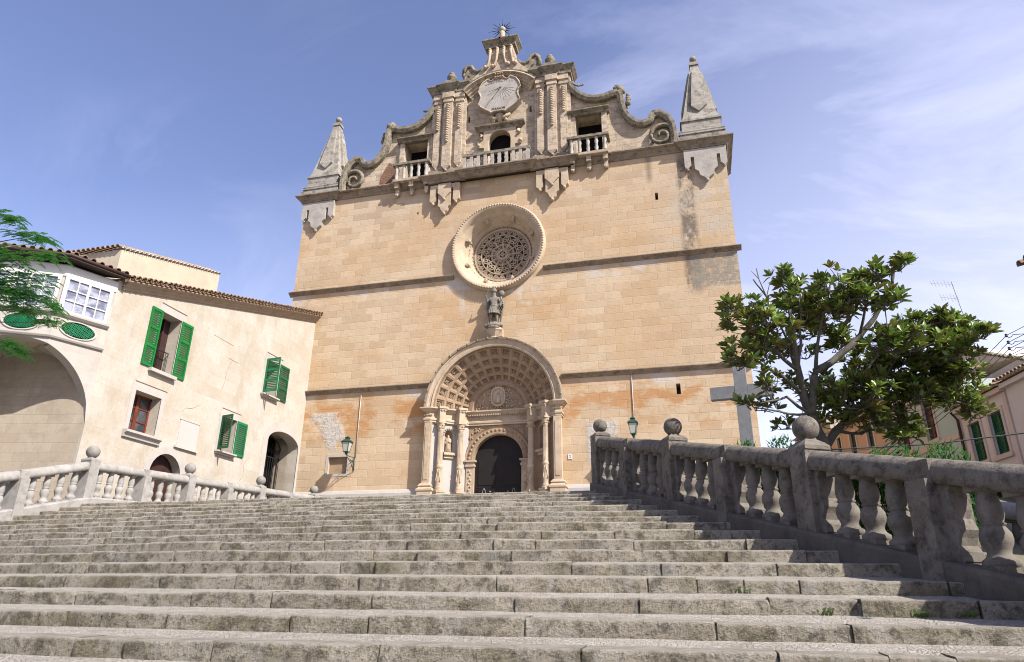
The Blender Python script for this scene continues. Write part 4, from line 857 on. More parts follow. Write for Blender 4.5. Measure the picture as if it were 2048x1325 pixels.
def portal():
    y0, y1, r0, r1 = 28.55, 30.1, 2.85, 1.42
    root = bpy.data.objects.new('portal', None); COL.objects.link(root); root.parent = CH; root.location = Vector((CX, y0, 4.9))-parent_world(CH)
    m = MB(); m.revolve([(r0, 28.62), (r0-.02, 28.5), (r0+.06, 28.46), (r0+.09, 28.52), (r0+.22, 28.50), (r0+.25, 28.45), (r0+.33, 28.43), (r0+.33, 29.35), (r0, 29.35)], CX, ZP, 0, pi, 48); m.build('archivolt', 'carve', root)
    m = MB(); m.revolve([(r0+.31, 28.5), (r0+.31, 28.36), (r0+.39, 28.34), (r0+.42, 28.5), (r0+.42, 29.3), (r0+.31, 29.3)], CX, ZP, 0, pi, 48)
    for i in range(20):
        a = .1+(pi-.2)*i/19; m.ball((CX+(r0+.37)*cos(a), 28.36, ZP+(r0+.37)*sin(a)), .06, 6)
    m.build('hood_mould', 'string', root)
    # coffered splayed vault
    m = MB(); na, nt = 15, 4
    nr = Vector((y1-y0, r0-r1)).normalized()
    def P(a, t, d=0):
        # rows get narrower inwards
        r = r0+(r1-r0)*t; y = y0+.05+(y1-y0-.05)*t; rr = r+nr.x*d; yy = y+nr.y*d; return Vector((CX+rr*cos(a), yy, ZP+rr*sin(a)))
    ts = [0.03, .30, .54, .76, .96]
    for i in range(na):
        a0, a1 = pi*i/na, pi*(i+1)/na
        for j in range(nt):
            t0, t1 = ts[j], ts[j+1]; ga = (a1-a0)*.11; gt = (t1-t0)*.10
            o = [P(a0, t0), P(a1, t0), P(a1, t1), P(a0, t1)]
            i1 = [P(a0+ga, t0+gt), P(a1-ga, t0+gt), P(a1-ga, t1-gt), P(a0+ga, t1-gt)]
            i2 = [P(a0+ga*1.6, t0+gt*1.6, .05), P(a1-ga*1.6, t0+gt*1.6, .05), P(a1-ga*1.6, t1-gt*1.6, .05), P(a0+ga*1.6, t1-gt*1.6, .05)]
            i3 = [P(a0+ga*2.2, t0+gt*2.2, .05), P(a1-ga*2.2, t0+gt*2.2, .05), P(a1-ga*2.2, t1-gt*2.2, .05), P(a0+ga*2.2, t1-gt*2.2, .05)]
            i4 = [P(a0+ga*2.5, t0+gt*2.5, .12), P(a1-ga*2.5, t0+gt*2.5, .12), P(a1-ga*2.5, t1-gt*2.5, .12), P(a0+ga*2.5, t1-gt*2.5, .12)]
            vs = o+i1+i2+i3+i4; fs = [(b*4+q, b*4+(q+1) % 4, (b+1)*4+(q+1) % 4, (b+1)*4+q) for b in range(4) for q in range(4)]+[(16, 17, 18, 19)]
            m.add(vs, fs)
            am, tm = (a0+a1)/2, (t0+t1)/2; R = .115*(1-.5*tm)+.02; c = P(am, tm, .09); e1 = (P(am+.01, tm)-P(am, tm)).normalized(); e2 = (P(am, tm+.01)-P(am, tm)).normalized()
            for q in range(6): w = q*pi/3; m.ball(c+(e1*cos(w)+e2*sin(w))*R*.6, R*.36, 5)
            m.ball(c, R*.4, 5)
    m.revolve([(r0, y0+.02), (r0-.04, y0+.02), (r0-.04, y0+.14), (r0, y0+.14)], CX, ZP, 0, pi, 40)
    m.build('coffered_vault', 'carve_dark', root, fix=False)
    m = MB(); m.revolve([(r1+.06, y1-.12), (r1-.12, y1-.16), (r1-.18, y1), (r1+.1, y1+.1)], CX, ZP, 0, pi, 30)
    m.plate([(CX-r1, ZP-.02)]+[(CX-r1*cos(pi*i/24), ZP+r1*sin(pi*i/24)) for i in range(1, 24)]+[(CX+r1, ZP-.02)], [], XF(y1+.02), 0, -.2)
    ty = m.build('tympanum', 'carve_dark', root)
    m = MB(); rr = random.Random(2)
    ov = lambda k: [(CX-.04+.30*k*cos(2*pi*q/24)*(1 if abs(cos(2*pi*q/24)) < .8 else 1.0), ZP+.72+.40*k*(abs(sin(2*pi*q/24))**.75)*(1 if sin(2*pi*q/24) > 0 else -1)) for q in range(24)]
    m.plate(ov(1.22), [ov(1.0)], XF(y1), .12, -.01)
    m.plate(ov(1.02), [], XF(y1), .02, -.01)
    m.tube([(CX-.04, y1-.05, ZP+.42), (CX-.04, y1-.07, ZP+.7), (CX-.04, y1-.06, ZP+.86)], [.13, .10, .05], 7); m.ball((CX-.04, y1-.07, ZP+.93), .06, 8)
    for i in range(120):
        a = rr.uniform(0, pi); r = rr.uniform(.35, 1.15); x, z = r*cos(a), r*sin(a)*.98+.05
        if (x+.04)**2/.16+(z-.72)**2/.28 > 1: m.ball((CX+x, y1-.01, ZP+z), rr.uniform(.03, .07), 5)
    for i in range(20): a = 2*pi*i/20; m.ball((CX-.04+.42*cos(a), y1-.05, ZP+.72+.54*sin(a)), .045, 6)
    m.build('relief', 'carve', ty)
    # splayed jambs
    for s in (-1, 1):
        A = (CX+s*2.98, 28.58); B = (CX+s*1.45, 30.1)
        m = MB(); foot = [(CX+s*3.14, FY+.02), (CX+s*3.14, 28.55), (CX+s*2.98, 28.55), (CX+s*2.98, 28.98), (CX+s*1.75, 30.3), (CX+s*3.14, 30.3)]
        m.plate(foot, [], ((0, 0, 0), (1, 0, 0), (0, 1, 0), (0, 0, 1)), ZP-.02, 4.4); m.build('jamb', 'carve', root)
        u = Vector((B[0]-A[0], B[1]-A[1], 0)); Ln = u.length; u.normalize(); n = Vector((-s*1., -1., 0)).normalized(); n = Vector((u.y, -u.x, 0)) if Vector((u.y, -u.x, 0)).dot(Vector((-s, -1, 0))) > 0 else Vector((-u.y, u.x, 0))
        c = Ln*.50; hw = .23; zn0, zn1 = 7.82, 8.62
        hole = [(c-hw, zn0), (c+hw, zn0), (c+hw, zn1)]+[(c+hw*cos(pi*i/8), zn1+hw*sin(pi*i/8)) for i in range(1, 8)]+[(c-hw, zn1)]
        fr = ((A[0], A[1], 0), u, (0, 0, 1), n)
        m = MB(); m.plate([(0, 4.4), (Ln, 4.4), (Ln, ZP), (0, ZP)], [hole], fr, 0, -.14)
        w = m.build('niche_wall', 'trim' if s < 0 else 'carve_dark', root)
        m = MB(); O = Vector((A[0], A[1], 0))
        vs = []
        zs = [zn0, zn1]+[zn1+hw*sin(pi*i/12) for i in range(1, 7)]
        for z in zs:
            ww = hw if z <= zn1 else sqrt(max(0, hw*hw-(z-zn1)**2)); 
            for q in range(7): a = pi*q/6; vs.append(O+u*(c+ww*cos(a))+Vector((0, 0, z))-n*(.1+ww*sin(a)*.9))
        m.add(vs, [(r*7+q, r*7+q+1, (r+1)*7+q+1, (r+1)*7+q) for r in range(len(zs)-1) for q in range(6)]+[tuple(range(7))], True)
        m.build('niche', 'carve_dark', root)
        m = MB(); m.obox(O+u*c+Vector((0, 0, 7.72))+n*.08, u*.33, n*.12, Vector((0, 0, .06))); m.obox(O+u*c+Vector((0, 0, 7.6))+n*.04, u*.27, n*.06, Vector((0, 0, .07)))
        for i in range(7): m.ball(O+u*(c-.27+.09*i)+n*.19+Vector((0, 0, 7.69)), .035, 6)
        for i in range(9): a = pi*i/8; m.ball(O+u*(c+(hw+.06)*cos(a))+Vector((0, 0, zn1+(hw+.06)*sin(a)))+n*.03, .045, 6)
        m.build('niche_carving', 'carve', root)
        for px, py in ((2.45, 28.74), (1.66, 29.36)):
            x, y = CX+s*px, py
            m = MB()
            m.lathe([(.2, 6.0), (.2, 6.06), (.16, 6.1), (.19, 6.14), (.15, 6.18), (.135, 6.24), (.145, 6.6), (.14, 7.0), (.165, 7.04), (.165, 7.1), (.13, 7.13), (.115, 8.74), (.14, 8.77), (.12, 8.8)], (x, y, 0), 20)
            for i in range(14): a = 2*pi*i/14; m.tube([(x+.128*cos(a), y+.128*sin(a), 7.2), (x+.115*cos(a), y+.115*sin(a), 8.65)], .014, 4)
            for sg in (-1, 1): m.tube([(x+.02*sg, y-.15, 6.98), (x+.1*sg, y-.13, 6.5), (x+.09*sg, y-.13, 6.42)], [.02, .02, .04], 5)
            m.tube([(x-.06, y-.15, 6.95), (x, y-.17, 6.7), (x+.06, y-.15, 6.95)], .018, 5)
            co = m.build('column', 'carve', root)
            m = MB(); m.lathe([(.12, 8.8), (.17, 8.88), (.15, 8.93), (.21, 9.02), (.2, 9.06)], (x, y, 0), 14)
            for i in range(8): a = 2*pi*i/8; m.ball((x+.17*cos(a), y+.17*sin(a), 8.86+.1*(i % 2)), .045, 6)
            m.obox((x, y, 9.09), u*.22, n*.22, Vector((0, 0, .03))); m.build('capital', 'carve', co)
            m = MB(); m.obox((x, y, 5.3), u*.21, n*.21, Vector((0, 0, .66))); m.obox((x, y, 5.97), u*.24, n*.24, Vector((0, 0, .04))); m.build('pedestal', 'carve', co)
            m = MB(); m.obox(Vector((x, y, 9.45))-n*.12, u*.16, n*.24, Vector((0, 0, .33))); m.obox(Vector((x, y, 9.79))-n*.12, u*.24, n*.34, Vector((0, 0, .05))); m.obox(Vector((x, y, 9.72))-n*.12, u*.2, n*.3, Vector((0, 0, .03)))
            for i in range(5): m.obox(Vector((x, y, 9.665))+u*(-.16+.08*i)+n*.16, u*.02, n*.03, Vector((0, 0, .025)))
            m.build('entablature_block', 'carve', co)
        # pilaster on the front
        m = MB(); a, b = sorted((CX+s*2.84, CX+s*3.18)); m.box(a, b, 28.47, 28.6, 6.2, 9.1); m.box(a+.07, b-.07, 28.44, 28.5, 6.5, 8.9)
        m.sweep([(a, FY, 0), (a, 28.47, 0), (b, 28.47, 0), (b, FY, 0)], [(-.02, 5.0), (.16, 5.0), (.16, 5.98), (.2, 6.0), (.2, 6.08), (.1, 6.16), (.14, 6.22), (.04, 6.34), (-.02, 6.36)])
        m.build('pilaster', 'carve', root)
    path = [(CX-3.16, FY, 0), (CX-3.16, 28.5, 0), (CX-2.95, 28.5, 0), (CX-1.45, 30.03, 0), (CX+1.45, 30.03, 0), (CX+2.95, 28.5, 0), (CX+3.16, 28.5, 0), (CX+3.16, FY, 0)]
    m = MB(); m.sweep(path, [(-.3, 9.12), (.04, 9.12), (.04, 9.2), (.08, 9.22), (.08, 9.3), (.0, 9.34), (.0, 9.58), (.1, 9.62), (.16, 9.7), (.24, 9.74), (.24, 9.8), (-.3, 9.84)]); en = m.build('entablature', 'carve', root)
    m = MB()
    for i in range(34): m.box(CX-1.42+2.84*i/33-.022, CX-1.42+2.84*i/33+.022, 29.86, 30.0, 9.56, 9.63)
    for i in range(20): m.ball((CX-1.3+2.6*i/19, 30.02, 9.46), .055, 6)
    for s in (-1, 1):
        for i in range(6): m.ball((CX+s*(2.86+.07*i), 28.49, 9.46), .05, 6)
    m.build('dentils', 'carve', en)
    # door wall
    dr = 1.18; zs = 7.49
    hole = [(CX+dr*cos(pi-pi*i/24), zs+dr*sin(pi-pi*i/24)) for i in range(25)]
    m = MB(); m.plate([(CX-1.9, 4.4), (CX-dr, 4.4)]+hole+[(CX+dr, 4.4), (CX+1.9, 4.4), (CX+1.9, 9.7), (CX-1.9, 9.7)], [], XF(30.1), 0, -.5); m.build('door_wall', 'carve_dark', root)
    m = MB(); m.revolve([(dr+.0, 30.0), (dr+.06, 29.98), (dr+.34, 30.02), (dr+.38, 29.97), (dr+.42, 30.1), (dr, 30.12)], CX, zs, 0, pi, 30)
    for i in range(22): a = pi*(i+.5)/22; m.ball((CX+(dr+.2)*cos(a), 30.01, zs+(dr+.2)*sin(a)), .075, 6)
    m.build('door_archivolt', 'carve_dark', root)
    rr = random.Random(9)
    for s in (-1, 1):
        m = MB(); m.plate([(CX+s*1.0, 8.75), (CX+s*1.44, 8.0), (CX+s*1.44, 9.08), (CX+s*.6, 9.08)], [], XF(30.09), 0, -.05)
        for i in range(26):
            z = rr.uniform(8.1, 9.05); x = rr.uniform(.9, 1.42)
            if x*x+(z-zs)**2 > (dr+.45)**2: m.ball((CX+s*x, 30.08, z), rr.uniform(.04, .075), 6)
        m.build('spandrel_relief', 'carve_dark', root)
    for s in (-1, 1):
        a, b = sorted((CX+s*1.12, CX+s*1.5)); m = MB(); m.box(a, b, 29.96, 30.12, 4.5, 7.2); m.box(a-.04, b+.04, 29.9, 30.12, 7.2, 7.3); m.box(a-.08, b+.08, 29.86, 30.12, 7.42, 7.5); m.box(a, b, 29.94, 30.12, 7.3, 7.42)
        for i in range(16): m.ball(((a+b)/2+.04*(-1)**i, 29.95, 4.9+.14*i), .05, 6)
        m.build('door_impost', 'carve', root)
    # the leaves
    for s in (-1, 1):
        m = MB(); pts = [(CX, 4.5), (CX+s*dr, 4.5), (CX+s*dr, zs)]+[(CX+s*dr*cos(pi/2*i/12), zs+dr*sin(pi/2*i/12)) for i in range(1, 13)]
        m.plate(pts, [], XF(30.4), 0, -.08)
        for z0, z1 in ((4.8, 6.2), (6.4, 7.5)): m.box(*sorted((CX+s*.18, CX+s*1.0)), 30.37, 30.4, z0, z1)
        for q in range(9): m.ball((CX+s*(.1+.12*q), 30.38, 6.3), .025, 6)
        dl = m.build('door_leaf', 'door', root)
        m = MB(); m.tube([(CX+s*.70+.065*cos(t)*(1-.35*sin(t)), 30.33, 6.09+.15*sin(t)) for t in [2*pi*i/16 for i in range(16)]], .016, 5, closed=True); m.ball((CX+s*.42, 30.36, 6.1), .04, 8); m.build('knocker', 'metalgrey', dl)
    # bracket for the statue
    m = MB(); m.lathe([(.12, 12.95), (.22, 13.0), (.2, 13.1), (.3, 13.25), (.36, 13.34), (.42, 13.4), (.42, 13.5)], (CX, 28.72, 0), 8, False, pi/8); m.box(CX-.4, CX+.4, 28.7, FY, 13.1, 13.48)
    m.build('statue_bracket', 'carve', root)
portal()
for o in CH.children:
    if o.name.startswith('portal'): o.scale = (1, .78, 1); o.location.y += .341

# statue of the archangel over the portal
def archangel():
    bx, by, bz = CX-.02, 28.97, 13.50
    T = thing('stone_statue', (bx, by, bz), "weathered stone winged warrior statue standing on a beaten creature between portal and rose window", "statue")
    V = [(0, 0, 1.05), (.02, 0, 1.25), (.0, 0, 1.5), (.0, -.01, 1.66), (0, -.03, 1.80), (0, -.04, 1.93),
         (-.11, 0, .98), (-.13, -.06, .62), (-.16, .02, .28), (-.17, -.08, .22),
         (.11, 0, .98), (.15, -.03, .62), (.17, .03, .26), (.19, -.08, .20),
         (-.2, 0, 1.55), (-.36, -.04, 1.40), (-.34, -.2, 1.62), (-.32, -.2, 1.70),
         (.2, 0, 1.55), (.33, -.03, 1.32), (.36, -.16, 1.12), (.37, -.2, 1.05)]
    E_ = [(0, 1), (1, 2), (2, 3), (3, 4), (4, 5), (0, 6), (6, 7), (7, 8), (8, 9), (0, 10), (10, 11), (11, 12), (12, 13), (2, 14), (14, 15), (15, 16), (16, 17), (2, 18), (18, 19), (19, 20), (20, 21)]
    Rr = [.17, .155, .19, .08, .11, .09, .12, .085, .055, .045, .12, .085, .055, .045, .085, .06, .05, .045, .085, .06, .05, .045]
    skin('body', V, E_, Rr, 'statue', T)
    m = MB(); m.lathe([(.20, 1.12), (.24, 1.0), (.29, .78), (.31, .72), (.26, .74), (.18, 1.0)], (bx, by, bz), 18, False)
    for i in range(18): a = 2*pi*i/18; m.tube([(bx+.21*cos(a), by+.21*sin(a), bz+1.08), (bx+.30*cos(a), by+.30*sin(a), bz+.74)], .024, 4)
    m.build('tunic', 'statue', T)
    m = MB(); m.lathe([(.21, 1.09), (.23, 1.12), (.21, 1.15)], (bx, by, bz), 16); m.build('belt', 'statue', T)
    m = MB(); m.lathe([(.125, 1.86), (.135, 1.92), (.12, 2.02), (.06, 2.09), (.02, 2.11)], (bx, by-.03, bz), 14); m.tube([(bx, by-.14, bz+1.98), (bx, by-.05, bz+2.16), (bx, by+.1, bz+2.12), (bx, by+.15, bz+1.95)], [.03, .05, .05, .02], 6); m.build('helmet', 'statue', T)
    for s in (-1, 1):
        m = MB()
        for i in range(7):
            t = i/6; m.tube([(bx+s*(.12), by+.16, bz+1.62-.05*i), (bx+s*(.30+.12*sin(t*3)), by+.22, bz+1.70-.22*i*.6), (bx+s*(.34-.06*t), by+.22, bz+1.38-.16*i)], [.04, .055, .02], 5)
        m.build('wing', 'statue', T)
    m = MB(); m.lathe([(.02, -.06), (.12, -.045), (.17, 0), (.15, .02), (.02, .02)], (bx+.36, by-.02, bz+1.78), 18, axis=(.15, 1, 0)); m.tube([(bx+.37, by-.2, bz+1.05), (bx+.36, by-.03, bz+1.66)], .018, 6); m.build('shield', 'statue', T)
    m = MB(); m.tube([(bx-.31, by-.2, bz+1.62), (bx-.25, by-.18, bz+2.0)], [.02, .008], 5); m.tube([(bx-.37, by-.2, bz+1.72), (bx-.25, by-.2, bz+1.72)], .014, 5); m.build('sword', 'statue', T)
    m = MB(); pts = [(-.36, -.05, .12), (-.25, -.2, .06), (-.05, -.24, .1), (.12, -.2, .16), (.3, -.1, .12), (.36, .05, .08), (.2, .15, .1), (-.1, .16, .1), (-.3, .1, .16)]
    m.tube([(bx+a, by+b, bz+c) for a, b, c in pts], [.05, .09, .12, .12, .1, .08, .09, .09, .05], 8); m.ball((bx-.36, by-.06, bz+.14), .1, 10, .8); m.ball((bx+.36, by-.05, bz+.13), .12, 10, .8); m.lathe([(.36, -.02), (.36, .05), (.3, .07)], (bx, by, bz), 12, False)
    for i in range(5): m.lathe([(.03, 0), (.005, .1)], (bx-.2+.1*i, by-.22, bz+.18), 5)
    m.build('creature', 'statue', T)
archangel()
def saint():
    s = -1; A = Vector((CX-2.98, 28.58, 0)); B = Vector((CX-1.45, 30.1, 0)); u = (B-A).normalized(); n = Vector((u.y, -u.x, 0)); c = A+u*((B-A).length*.5)-n*.06; c.z = 7.8; c.y = 30.1-.78*(30.1-c.y)
    T = thing('niche_statue', c, "small robed saint statue in the arched niche left of the church door", "statue")
    V = [(0, 0, .05), (0, 0, .25), (0, 0, .45), (0, 0, .58), (0, 0, .68), (0, -.01, .74), (0, -.015, .82), (-.1, 0, .6), (-.13, -.05, .44), (-.06, -.13, .40), (.1, 0, .6), (.13, -.05, .45), (.05, -.13, .5)]
    E_ = [(0, 1), (1, 2), (2, 3), (3, 4), (4, 5), (5, 6), (3, 7), (7, 8), (8, 9), (3, 10), (10, 11), (11, 12)]
    skin('body', V, E_, [.15, .13, .115, .12, .05, .055, .05, .055, .045, .035, .055, .045, .035], 'carve', T, sub=2)
    m = MB()
    for i in range(9): a = pi+pi*i/8; m.tube([c+Vector((.14*cos(a), .13*sin(a), .03)), c+Vector((.11*cos(a), .10*sin(a), .5))], .018, 4)
    m.build('robe_folds', 'carve', T)
saint()

# ------------------------------------------------------------------ house left of the church
HX = -18.3
HF = ((HX, 0, 0), (0, 1, 0), (0, 0, 1), (1, 0, 0))     # a=Y, b=Z, depth toward +X
HO = thing('stone_house', (HX, 23, 4.4), "cream limestone house with bright green shutters and polygonal bay left of the church", "house")
def arched(a, b, z0, zs, rise, n=12):
    c = (a+b)/2; h = (b-a)/2
    return [(a, z0), (b, z0), (b, zs)]+[(c+h*cos(pi*i/n), zs+rise*sin(pi*i/n)) for i in range(1, n)]+[(a, zs)]
OP = {'w1': [(19.13, 9.13), (20.14, 9.13), (20.14, 11.3), (19.13, 11.3)], 'w2': [(18.68, 6.80), (19.9, 6.80), (19.9, 8.19), (18.68, 8.19)],
      'w3': [(25.75, 10.05), (26.72, 10.05), (26.72, 11.65), (25.75, 11.65)], 'w4': [(23.35, 7.02), (24.27, 7.02), (24.27, 8.42), (23.35, 8.42)],
      'door': arched(26.6, 29.12, 4.2, 8.15, .56), 'arch': arched(19.98, 21.52, 4.2, 5.62, .74)}
eave = lambda y: 11.62+.295*(y-17.2)
def house():
    m = MB(); m.plate([(16.97, 3.2), (29.3, 3.2), (29.3, eave(29.3)), (16.97, eave(16.97))], list(OP.values()), HF, 0, -.55); m.build('wall', 'house', HO)
    m = MB(); m.plate([(17.3, 3.2), (29.25, 3.2), (29.25, eave(29.3)-.1), (17.3, eave(17.3)-.1)], [], HF, -1.4, -6.5); m.build('house_body', 'black', HO)
    # openings: black boxes behind, painted as the shade of the rooms
    for k, d in (('w1', .5), ('w2', .42), ('w3', .45), ('w4', .45), ('door', 1.1), ('arch', .6)):
        P = OP[k]; ys = [p[0] for p in P]; zz = [p[1] for p in P]
        m = MB(); a, b, c, e = min(ys), max(ys), min(zz), max(zz)
        if k in ('w1', 'w4', 'w3'): m.box(HX-1.3, HX-.62, a-.2, b+.2, c-.2, e+.2); m.build('shade_box', 'black', HO)
    # window 1: tall opening with shutters folded flat and an iron rail
    def shutter(y0, y1, z0, z1, fr, mat, parent, panels, d=.05, nsl=9):
        m = MB(); w = .07; g = .09
        o, u, v, n = map(Vector, fr)
        def B(a, b, c, e, f0, f1): m.obox(o+u*((a+b)/2)+v*((c+e)/2)+n*((f0+f1)/2), u*(abs(b-a)/2), v*((e-c)/2), n*((f1-f0)/2))
        B(y0, y0+w, z0, z1, .01, d); B(y1-w, y1, z0, z1, .01, d)
        H = (z1-z0); ph = (H-.1*(panels+1))/panels
        B(y0+w, y1-w, z0, z0+.1, .012, d-.002)
        for i in range(panels):
            zb = z0+.1+i*(ph+.1); B(y0+w, y1-w, zb+ph, zb+ph+.1, .012, d-.002)
            k = max(4, int(ph/.078))
            for j in range(k):
                zc = zb+(j+.5)*ph/k; m.obox(o+u*((y0+y1)/2)+v*zc+n*(d*.6), u*((y1-y0)/2-w), v*.021+n*.006, n*.005)
        so_ = m.build('shutter', mat, parent, fix=False)
        return so_
    def wthing(k, mat='trim'):
        P = OP[k]; a, b, c, e = P[0][0], P[1][0], P[0][1], P[2][1]
        m = MB(); s = .18; m.plate([(a-s, c-.02), (b+s, c-.02), (b+s, e+.3), (a-s, e+.3)], [P], HF, .012, -.02)
        wo = m.build('window', mat, HO); m = MB(); m.box(HX, HX+.035, a-.12, b+.2, e+.30, e+.32); m.build('drip_mould', 'cornice_h', wo)
        return wo, a, b, c, e
    w, a, b, c, e = wthing('w1'); 
    shutter(18.60, 19.13, c, e, HF, 'green', w, 3, .055); shutter(20.16, 20.76, c, e, HF, 'green', w, 3, .055)
    m = MB(); m.box(HX-.02, HX+.16, a-.14, b+.14, c-.14, c-.02); m.build('sill', 'trim', w)
    m = MB(); x = HX-.28
    m.box(x-.015, x+.015, a+.02, b-.02, c+.85, c+.88); m.box(x-.015, x+.015, a+.02, b-.02, c+.1, c+.12)
    for i in range(9): y = a+.06+(b-a-.12)*i/8; m.tube([(x, y, c), (x, y, c+.87)], .009, 4)
    m.build('railing', 'iron', w)
    m = MB(); m.box(HX-.6, HX-.5, a+.7, b-.0, c, e); m.box(HX-.56, HX-.46, a+.66, a+.74, c, e); m.box(HX-.6, HX-.5, a, a+.06, c, e); m.build('casement', 'browndoor', w)
    # window 2: brown casement
    w, a, b, c, e = wthing('w2'); x = HX-.40
    m = MB(); m.box(x-.06, x, a, a+.07, c, e); m.box(x-.06, x, b-.07, b, c, e); m.box(x-.06, x, a, b, e-.07, e); m.box(x-.06, x, a, b, c, c+.07); m.box(x-.05, x+.015, (a+b)/2-.07, (a+b)/2+.07, c, e)
    for t in (1/3, 2/3): z = c+(e-c)*t; m.box(x-.04, x-.008, a, b, z-.02, z+.02)
    m.build('casement', 'brown', w)
    m = MB(); m.box(x-.05, x-.035, a+.05, b-.05, c+.05, e-.05); m.build('pane', 'glass', w)
    m = MB(); m.box(x-.12, x-.09, a+.75, b-.05, c, e); m.build('curtain', 'curtain', w)
    m = MB(); m.sweep([(HX, a-.22, 0), (HX, b+.22, 0)], [(-.02, c-.02), (.2, c-.02), (.2, c-.1), (.1, c-.16), (.08, c-.26), (-.02, c-.28)]); m.build('sill', 'trim', w)
    # windows 3, 4: one leaf flat, the other swung out
    for k, pan, h0, ang, wid, z0, z1, flat in (('w3', 3, 25.72, 84, .74, 10.08, 11.95, (26.76, 27.5, 10.05, 11.72)), ('w4', 1, 23.33, 76, .62, 7.04, 8.46, (24.30, 24.98, 7.0, 8.42))):
        w, a, b, c, e = wthing(k)
        th = R_(ang); u = Vector((sin(th), -cos(th), 0)); n = Vector((cos(th), sin(th), 0))*-1
        shutter(0, wid, c+.03, e-.0, ((HX+.03, h0, 0), u, (0, 0, 1), n), 'green_blue' if k == 'w3' else 'green_dk', w, pan, .045)
        shutter(flat[0], flat[1], flat[2], flat[3], HF, 'green_dk' if k == 'w3' else 'green_blue', w, pan, .055)
        m = MB(); m.box(HX-.02, HX+.2, a-.2, b+.08, c-.08, c-.02); m.box(HX-.02, HX+.12, a-.16, b+.04, c-.15, c-.08); m.build('sill', 'trim', w)
    m = MB(); y = 23.0
    for pts in ([(23.35, 10.75), (23.2, 10.5), (23.12, 10.2), (23.1, 9.75), (23.0, 9.4)], [(23.1, 10.82), (23.75, 10.8)], [(22.0, 11.45), (23.3, 11.42)], [(21.0, 8.0), (21.2, 8.2), (21.5, 8.25), (21.9, 8.5)], [(24.9, 5.9), (25.2, 6.3), (25.15, 6.8), (25.4, 7.1)]):
        m.tube([(HX+.002, a, b) for a, b in pts], .010, 4)
    m.build('crack', 'cornice_h', HO)
    # blocked window panel
    m = MB(); m.plate([(21.04, 6.76), (22.08, 6.76), (22.08, 7.72), (21.04, 7.72)], [], HF, .02, -.02); m.box(HX-.01, HX+.09, 20.92, 22.14, 6.66, 6.74); m.box(HX, HX+.035, 21.0, 22.1, 7.72, 7.75); m.build('blocked_window', 'pale_n', HO)
    # arched shop door
    m = MB(); m.plate(arched(19.7, 21.8, 4.2, 5.62, 1.0), [arched(19.98, 21.52, 4.25, 5.62, .74)], HF, .014, -.02); dn = m.build('arched_doorway', 'trim', HO)
    m = MB(); m.plate(arched(19.9, 21.6, 4.2, 5.6, .8), [], HF, -.34, -.4)
    for i in range(6): m.box(HX-.342, HX-.332, 20.0+.26*i, 20.01+.26*i, 4.3, 6.4)
    m.build('door_leaf', 'browndoor', dn)
    # gated doorway beside the church
    m = MB(); m.plate(arched(26.25, 29.28, 4.2, 8.2, .92, 16), [arched(26.6, 29.12, 4.25, 8.15, .56)], HF, .014, -.02); dn = m.build('gated_doorway', 'trim', HO)
    m = MB(); m.box(HX-1.25, HX-.55, 29.12, 29.2, 4.2, 8.9); m.box(HX-1.25, HX-.55, 26.5, 26.6, 4.2, 8.9); m.box(HX-1.25, HX-.55, 26.5, 29.2, 8.72, 8.85); m.build('reveal', 'house_end', dn)
    m = MB(); x = HX-.95
    for i in range(15): y = 26.68+.17*i; m.tube([(x, y, 4.3), (x, y, 7.7)], .016, 4)
    for z in (4.5, 6.0, 7.7): m.box(x-.02, x+.02, 26.6, 29.12, z-.02, z+.02)
    top = [(x, 27.86+1.26*cos(pi*i/16), 8.12+.56*sin(pi*i/16)) for i in range(17)]; m.tube(top, .03, 5)
    for i in range(7):
        yc = 26.85+.34*i
        m.tube([(x, yc+.13*(1-j/22)*cos(j*.55), 8.0+.13*(1-j/22)*sin(j*.55)) for j in range(20)], .014, 4); m.tube([(x, yc+.17, 7.7), (x, yc+.17, 8.35)], .014, 4)
    m.build('iron_gate', 'iron', dn)
    # raked cornice and tiles
    P0 = Vector((HX, 17.2, 0)); m = MB(); vs = []
    prof = [(-.02, -.34), (.06, -.33), (.08, -.24), (.14, -.2), (.16, -.12), (.28, -.05), (.30, .0), (.30, .05), (-.02, .05)]
    ends = (17.15, 29.3)
    for y in ends:
        for a, b in prof: vs.append((HX+a, y, eave(y)+b))
    k = len(prof); m.add(vs, [(j, (j+1) % k, k+(j+1) % k, k+j) for j in range(k)]+[tuple(range(k)), tuple(range(k, 2*k))]); m.build('cornice', 'cornice_h', HO)
    m = MB(); rr = random.Random(4); y = 17.2
    def tile(m, c, ax, up, L=.5, r=.095, inv=False):
        ax = Vector(ax).normalized(); sd = ax.cross(Vector(up)).normalized(); u2 = sd.cross(ax)*(-1 if inv else 1); c = Vector(c); vs = []
        for t in (0, 1):
            for rr_ in (r, r-.016):
                for j in range(7): a = pi*j/6; vs.append(c+ax*L*t+sd*rr_*(1-.12*t)*cos(a)+u2*rr_*(1-.12*t)*sin(a))
        fs = [(j, j+1, 15+j, 14+j) for j in range(6)]+[(7+j, 21+j, 22+j, 8+j) for j in range(6)]+[(j, 7+j, 8+j, j+1) for j in range(6)]+[(14+j, 15+j, 22+j, 21+j) for j in range(6)]
        m.add(vs, fs)
    while y < 29.45:
        z = eave(y)+.10+rr.uniform(-.008, .008)
        tile(m, (HX+.40+rr.uniform(-.015, .015), y, z), (-1, 0, 0), (0, 0, 1), .6, .095)
        tile(m, (HX+.36, y+.115, z+.02), (-1, 0, 0), (0, 0, 1), .6, .08, True)
        y += .235
    m.build('roof_tiles', 'tile', HO, fix=False)
